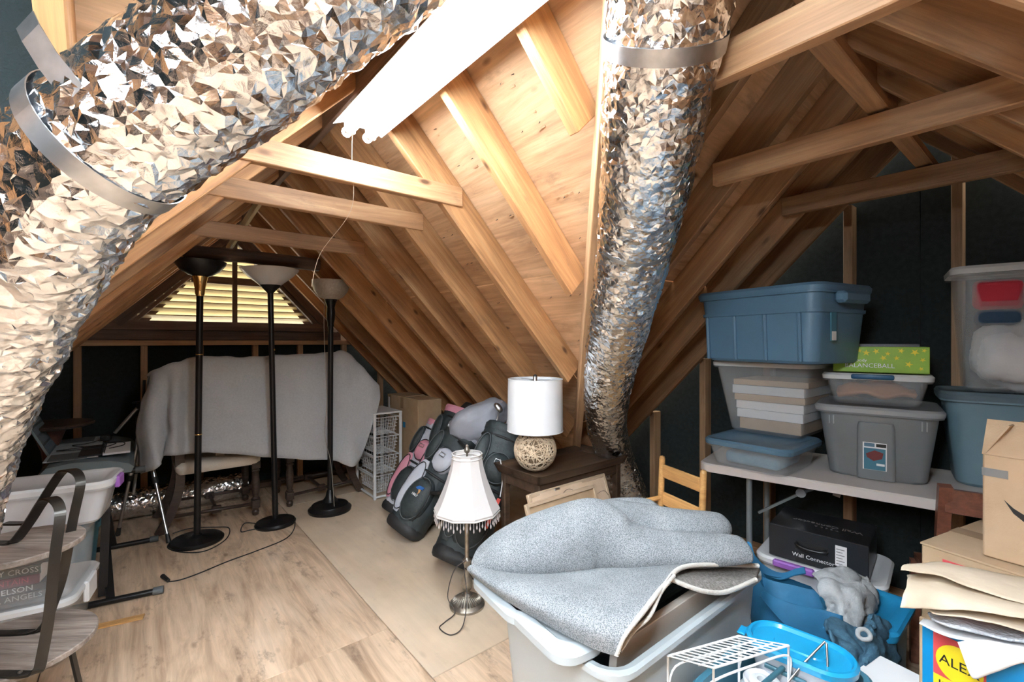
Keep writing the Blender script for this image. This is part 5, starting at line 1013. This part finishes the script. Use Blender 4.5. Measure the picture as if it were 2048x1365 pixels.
sheet3('kraft_paper', 'lowest torn strip of pale kraft paper', [[P(1865, 1228, 1.06), P(1930, 1236, 1.04), P(2000, 1250, 1.0), P(2090, 1275, .97)], [P(1850, 1216, 1.10), P(1930, 1220, 1.09), P(2000, 1230, 1.06), P(2090, 1250, 1.02)]], M['kraftpaper'])
sheet3('bubble_wrap', 'silvery bubble wrap sheet beneath the kraft paper', [[P(1860, 1238, 1.07), P(1930, 1262, 1.03), P(2000, 1276, 1.0), P(2090, 1290, .96)], [P(1856, 1226, 1.12), P(1930, 1230, 1.10), P(2000, 1245, 1.07), P(2095, 1262, 1.02)]], mat('bubble_film', (.52, .55, .60), .25, .3, bs=.8, bscale=90), .004, .006)
sheet3('white_sheet', 'white paper sheet hanging over the blue print', [[P(1915, 1285, 1.02), P(1940, 1350, 1.0), P(1955, 1358, .995)], [P(1960, 1280, 1.0), P(1985, 1335, .975), P(2000, 1342, .97)], [P(2010, 1288, .975), P(2030, 1320, .95), P(2040, 1328, .945)], [P(2080, 1300, .95), P(2100, 1310, .92), P(2110, 1315, .915)]], M['whitepaper'], .0012, .001)
sheet3('white_sheet', 'folded white paper lying along the craft box top', [[P(1838, 1248, 1.09), P(1900, 1275, 1.04), P(1980, 1290, 1.0), P(2090, 1305, .95)], [P(1846, 1238, 1.13), P(1910, 1250, 1.10), P(1985, 1268, 1.05), P(2095, 1285, 1.0)]], M['whitepaper'], .002, .002)
# ================================================================= front: grey tote with the folded rug, teal bin of kitchen things
tcn = Vector((.388, 1.439, 0))
t = tote('storage_tote', 'large pale grey tote with lid ajar under the folded rug', tcn, HA, .775, .44, .60, M['greytote'], None, .86, .06, cat_='tote', rim=.016)
rL = math.atan2(.527, .85); ML = Matrix.Translation((.0, 0, 0))
lidc = Vector((.333, 1.421, .603)); I = (Matrix.Translation(tcn) @ Matrix.Rotation(HA, 4, 'Z')).inverted() @ Matrix.Translation(lidc) @ Matrix.Rotation(rL, 4, 'Z')
def lidpart(L, W, x, y): return tf(mv(rings([(L, W, .05, .0), (L + .01, W + .01, .055, .004), (L + .01, W + .01, .055, .022), (L - .02, W - .02, .05, .032), (L - .06, W - .06, .04, .032), (L - .08, W - .08, .035, .024)], 6, True, True), x, y, 0), I)
mk('lid', lidpart(.80, .27, 0, .10), M['greytote'], t, True, 35); mk('lid', lidpart(.14, .45, -.32, .01), M['greytote'], t, True, 35); mk('lid', lidpart(.13, .45, .335, .01), M['greytote'], t, True, 35)
def inT(v): return tcn + HX * v[0] + HY * v[1] + Vector((0, 0, v[2]))
o = tag(mk('slab_case', box(.66, .15, .04, bev=.006), mat('dark_teal_case', (.035, .06, .065), .4), None), 'dark grey-green flat case inside the large grey tote', 'case'); o.location = inT((.0, -.04, .565)); o.rotation_euler = (R(-8), 0, HA)
o = tag(mk('mdf_board', box(.66, .022, .36, bev=.002), M['mdf'], None), 'off-white board standing on edge inside the grey tote', 'board'); o.location = inT((.01, -.148, .440)); o.rotation_euler = (R(6), 0, HA)
# ---- rug
t = thing('folded_rug', 'folded grey rug with woven backing outward on the grey tote', 'rug', Vector((.35, 1.4, .64)), 0); RO = Vector((.35, 1.4, .64))
def G(px, py, d): return P(px, py, d) - RO
low = [[(940, 1143, 1.40), (1000, 1190, 1.275), (1100, 1250, 1.14), (1180, 1292, 1.06), (1232, 1311, 1.03)], [(937, 1138, 1.395), (1000, 1176, 1.26), (1110, 1226, 1.125), (1200, 1260, 1.05), (1248, 1272, 1.035)], [(942, 1134, 1.40), (1020, 1160, 1.30), (1130, 1193, 1.18), (1232, 1220, 1.10), (1288, 1222, 1.08)],
       [(948, 1132, 1.43), (1040, 1147, 1.38), (1160, 1161, 1.30), (1275, 1176, 1.22), (1328, 1172, 1.18)], [(955, 1130, 1.46), (1060, 1136, 1.45), (1190, 1139, 1.40), (1310, 1140, 1.33), (1376, 1133, 1.30)], [(1000, 1128, 1.5), (1100, 1128, 1.52), (1250, 1126, 1.5), (1400, 1124, 1.42), (1516, 1132, 1.43)]]
lw = [[G(*p) for p in r] for r in low]
V, Fc = crgrid(lw, 7, 8); mk('lower_fold', thicken((V, Fc), .011), M['rugback'], t, True, 60)
edge = smoothpath([r[-1] for r in lw], 8); mk('edge_binding', tube(edge, .0065, 8), M['rugedge'], t, True)
inner = [[p + HX * -.02 + Vector((0, 0, -.014)) for p in (r[2], r[3], r[4].lerp(r[3], .12))] for r in lw[2:5]]
V, Fc = crgrid(inner, 7, 7); mk('pile_layer', thicken((V, Fc), .012), M['rugpile'], t, True)
pl = [[(1240, 1303, 1.045), (1268, 1262, 1.075), (1300, 1232, 1.10), (1322, 1185, 1.155), (1348, 1152, 1.22)], [(1205, 1275, 1.13), (1235, 1240, 1.16), (1262, 1215, 1.19), (1290, 1175, 1.24), (1325, 1150, 1.29)]]
V, Fc = crgrid([[G(*p) for p in r] for r in pl], 4, 8); mk('pile_layer', thicken((V, Fc), .01), M['rugpile'], t, True); mk('edge_binding', tube(smoothpath([G(*p) for p in pl[0]], 8), .005, 8), M['rugedge'], t, True)
p2 = [[(1340, 1158, 1.235), (1372, 1172, 1.235), (1412, 1184, 1.25), (1455, 1184, 1.285), (1512, 1160, 1.355)], [(1345, 1148, 1.30), (1380, 1150, 1.32), (1420, 1156, 1.34), (1460, 1156, 1.37), (1516, 1146, 1.40)], [(1350, 1138, 1.38), (1390, 1136, 1.40), (1430, 1138, 1.42), (1470, 1138, 1.44), (1520, 1140, 1.46)]]
V, Fc = crgrid([[G(*p) for p in r] for r in p2], 5, 8); mk('pile_layer', thicken((V, Fc), .010), M['rugpile'], t, True); mk('edge_binding', tube(smoothpath([G(*p) for p in p2[0]], 8), .0065, 8), M['rugedge'], t, True)
def roll(sts, name, n=26, p=2.3, seed=0):
    S = []; cs = []
    for px, yt, yb, d, hd_ in sts: cs.append((P(px, (yt + yb) / 2, d) - RO, (yb - yt) / 2 / FOC * d, hd_))
    pts = smoothpath([c[0] for c in cs], 6); m = len(pts)
    bs = smoothpath([Vector((c[1], c[2], 0)) for c in cs], 6)
    for i, q in enumerate(pts):
        tg = (pts[min(i + 1, m - 1)] - pts[max(i - 1, 0)]).normalized(); s_ = Vector((-tg.y, tg.x, 0)); s_ = (s_ * 1.0 + Vector((0, 0, .25))).normalized(); u_ = Vector((0, 0, 1)); u_ = (u_ - tg * u_.dot(tg)).normalized()
        S.append([wob(v, 5, .008, seed) for v in ell(q, s_, u_, max(bs[i].y, .002), max(bs[i].x, .002), n, p)])
    return mk(name, loft(S), M['rugback'], t, True, 80)
roll([(944, 1127, 1135, 1.42, .01), (965, 1104, 1132, 1.425, .05), (1010, 1074, 1134, 1.43, .075), (1095, 1036, 1136, 1.45, .10), (1178, 1008, 1136, 1.46, .095), (1225, 1026, 1135, 1.44, .075), (1265, 1056, 1133, 1.42, .07), (1340, 1074, 1128, 1.41, .065), (1410, 1078, 1121, 1.41, .06), (1470, 1081, 1116, 1.41, .05), (1490, 1086, 1112, 1.41, .045), (1497, 1096, 1104, 1.41, .01)], 'upper_fold', seed=1)
roll([(1182, 1010, 1040, 1.62, .01), (1192, 1003, 1060, 1.62, .04), (1215, 1002, 1078, 1.62, .06), (1265, 1012, 1085, 1.61, .07), (1330, 1022, 1085, 1.57, .07), (1400, 1030, 1080, 1.56, .065), (1440, 1035, 1075, 1.56, .05), (1454, 1044, 1066, 1.56, .03), (1458, 1052, 1058, 1.56, .008)], 'upper_fold', seed=4)
roll([(1190, 1004, 1030, 1.72, .01), (1215, 1000, 1060, 1.73, .04), (1270, 998, 1070, 1.73, .05), (1300, 1002, 1070, 1.72, .045), (1318, 1014, 1060, 1.72, .02)], 'upper_fold', seed=7)
# ---- teal bin with kitchen things
bc = Vector((.228, 1.016, 0)) + HX * .425 - HY * .185
t = tote('storage_bin', 'open teal bin of kitchen things at the bottom edge', bc, HA, .40, .27, .50, M['trash'], None, .9, .04)
o = tag(mk('foam_tray', box(.34, .21, .43, bev=.01), M['white'], None), 'white foam block filling the open teal bin', 'foam block'); o.location = bc + Vector((0, 0, .236)); o.rotation_euler = (0, 0, HA)
kc_ = Vector((.748, 1.192, .462)); rK = math.atan2(-.68, .73)
t = thing('food_container', 'white food container with bright blue oval lid', 'container', kc_, rK)
mk('tub', rings([(.20, .105, .05, 0), (.235, .135, .066, .075), (.24, .14, .068, .082), (.232, .132, .064, .082), (.196, .10, .048, .006)], 8, True, True), M['milky'], t, True, 40)
mk('lid', rings([(.250, .150, .073, .078), (.252, .152, .074, .092), (.240, .140, .068, .098), (.228, .128, .062, .097), (.218, .118, .057, .088), (.12, .05, .025, .088), (.115, .045, .022, .092), (.10, .03, .015, .092)], 8, False, True), M['lidblue'], t, True, 40)
mk('lid_tab', mv(box(.02, .04, .006, bev=.002), -.132, -.02, .088), M['lidblue'], t)
A, B, C, D = F(1336, 1313, .60), F(1478, 1273, .60), F(1577, 1292, .60), F(1427, 1337, .60)
t = thing('wire_rack', 'small white coated wire shelf rack in front', 'rack', Vector((A.x, A.y, 0)), 0); O2 = Vector((A.x, A.y, 0)); A, B, C, D = [q - O2 for q in (A, B, C, D)]
mk('rim_wire', tube([A, B, C, D], .0028, 8, True), M['whitewire'], t, True, 50)
for k in range(1, 13): mk('shelf_wire', rod(A.lerp(B, k / 13), D.lerp(C, k / 13), .0015, 6), M['whitewire'], t, True)
for a in (.35, .68): mk('cross_wire', rod(A.lerp(D, a) + Vector((0, 0, -.003)), B.lerp(C, a) + Vector((0, 0, -.003)), .002, 6), M['whitewire'], t, True)
dz = Vector((0, 0, -.085))
for q in (A, D, C, B): mk('leg', rod(q, q + Vector((0, 0, -.134)), .003, 8), M['whitewire'], t, True)
mk('lower_loop', tube(smoothpath([A.lerp(D, .6) + dz, D + Vector((0, 0, -.03)), D.lerp(C, .5) + Vector((0, 0, -.022)), C + Vector((0, 0, -.025)), C + dz], 5), .0028, 8), M['whitewire'], t, True)
mk('lower_loop', tube(smoothpath([A + dz, A.lerp(B, .1) + Vector((0, 0, -.03)), A.lerp(B, .5) + Vector((0, 0, -.028)), B + Vector((0, 0, -.03)), B + dz], 5), .0025, 8), M['whitewire'], t, True)
q = F(1520, 1352, .49)
t = thing('plastic_reel', 'white round plastic reel under the wire rack', 'reel', q + Vector((0, -.01, -.026)), 0)
mk('reel', lathe([(.012, 0), (.042, 0), (.044, .004), (.044, .020), (.040, .024), (.030, .018), (.022, .024), (.012, .024), (.012, 0)], 32), M['white'], t, True, 40)
t = thing('peeler_handles', 'two crossed slate blue rods over the white reel', 'utensil', F(1560, 1350, .51), 0); q0 = F(1560, 1350, .51)
for k, (a, b) in enumerate((((1520, 1375), (1588, 1318)), ((1530, 1330), (1612, 1368)))): mk('rod', rod(F(*a, .51 + .012 * (1 - k)) - q0, F(*b, .51 + .012 * (1 - k)) - q0, .006, 10), mat('slate_rod', (.04, .13, .17), .4), t, True, 40)
t = thing('chrome_stand', 'bent chrome wire stand beside the food container', 'wire stand', F(1650, 1375, .47), 0); q0 = F(1650, 1375, .47)
mk('wire', tube([F(1560, 1385, .50) - q0, F(1605, 1330, .55) - q0, F(1650, 1284, .595) - q0, F(1653, 1288, .594) - q0, F(1659, 1420, .47) - q0], .0028, 8), M['steel'], t, True, 50)
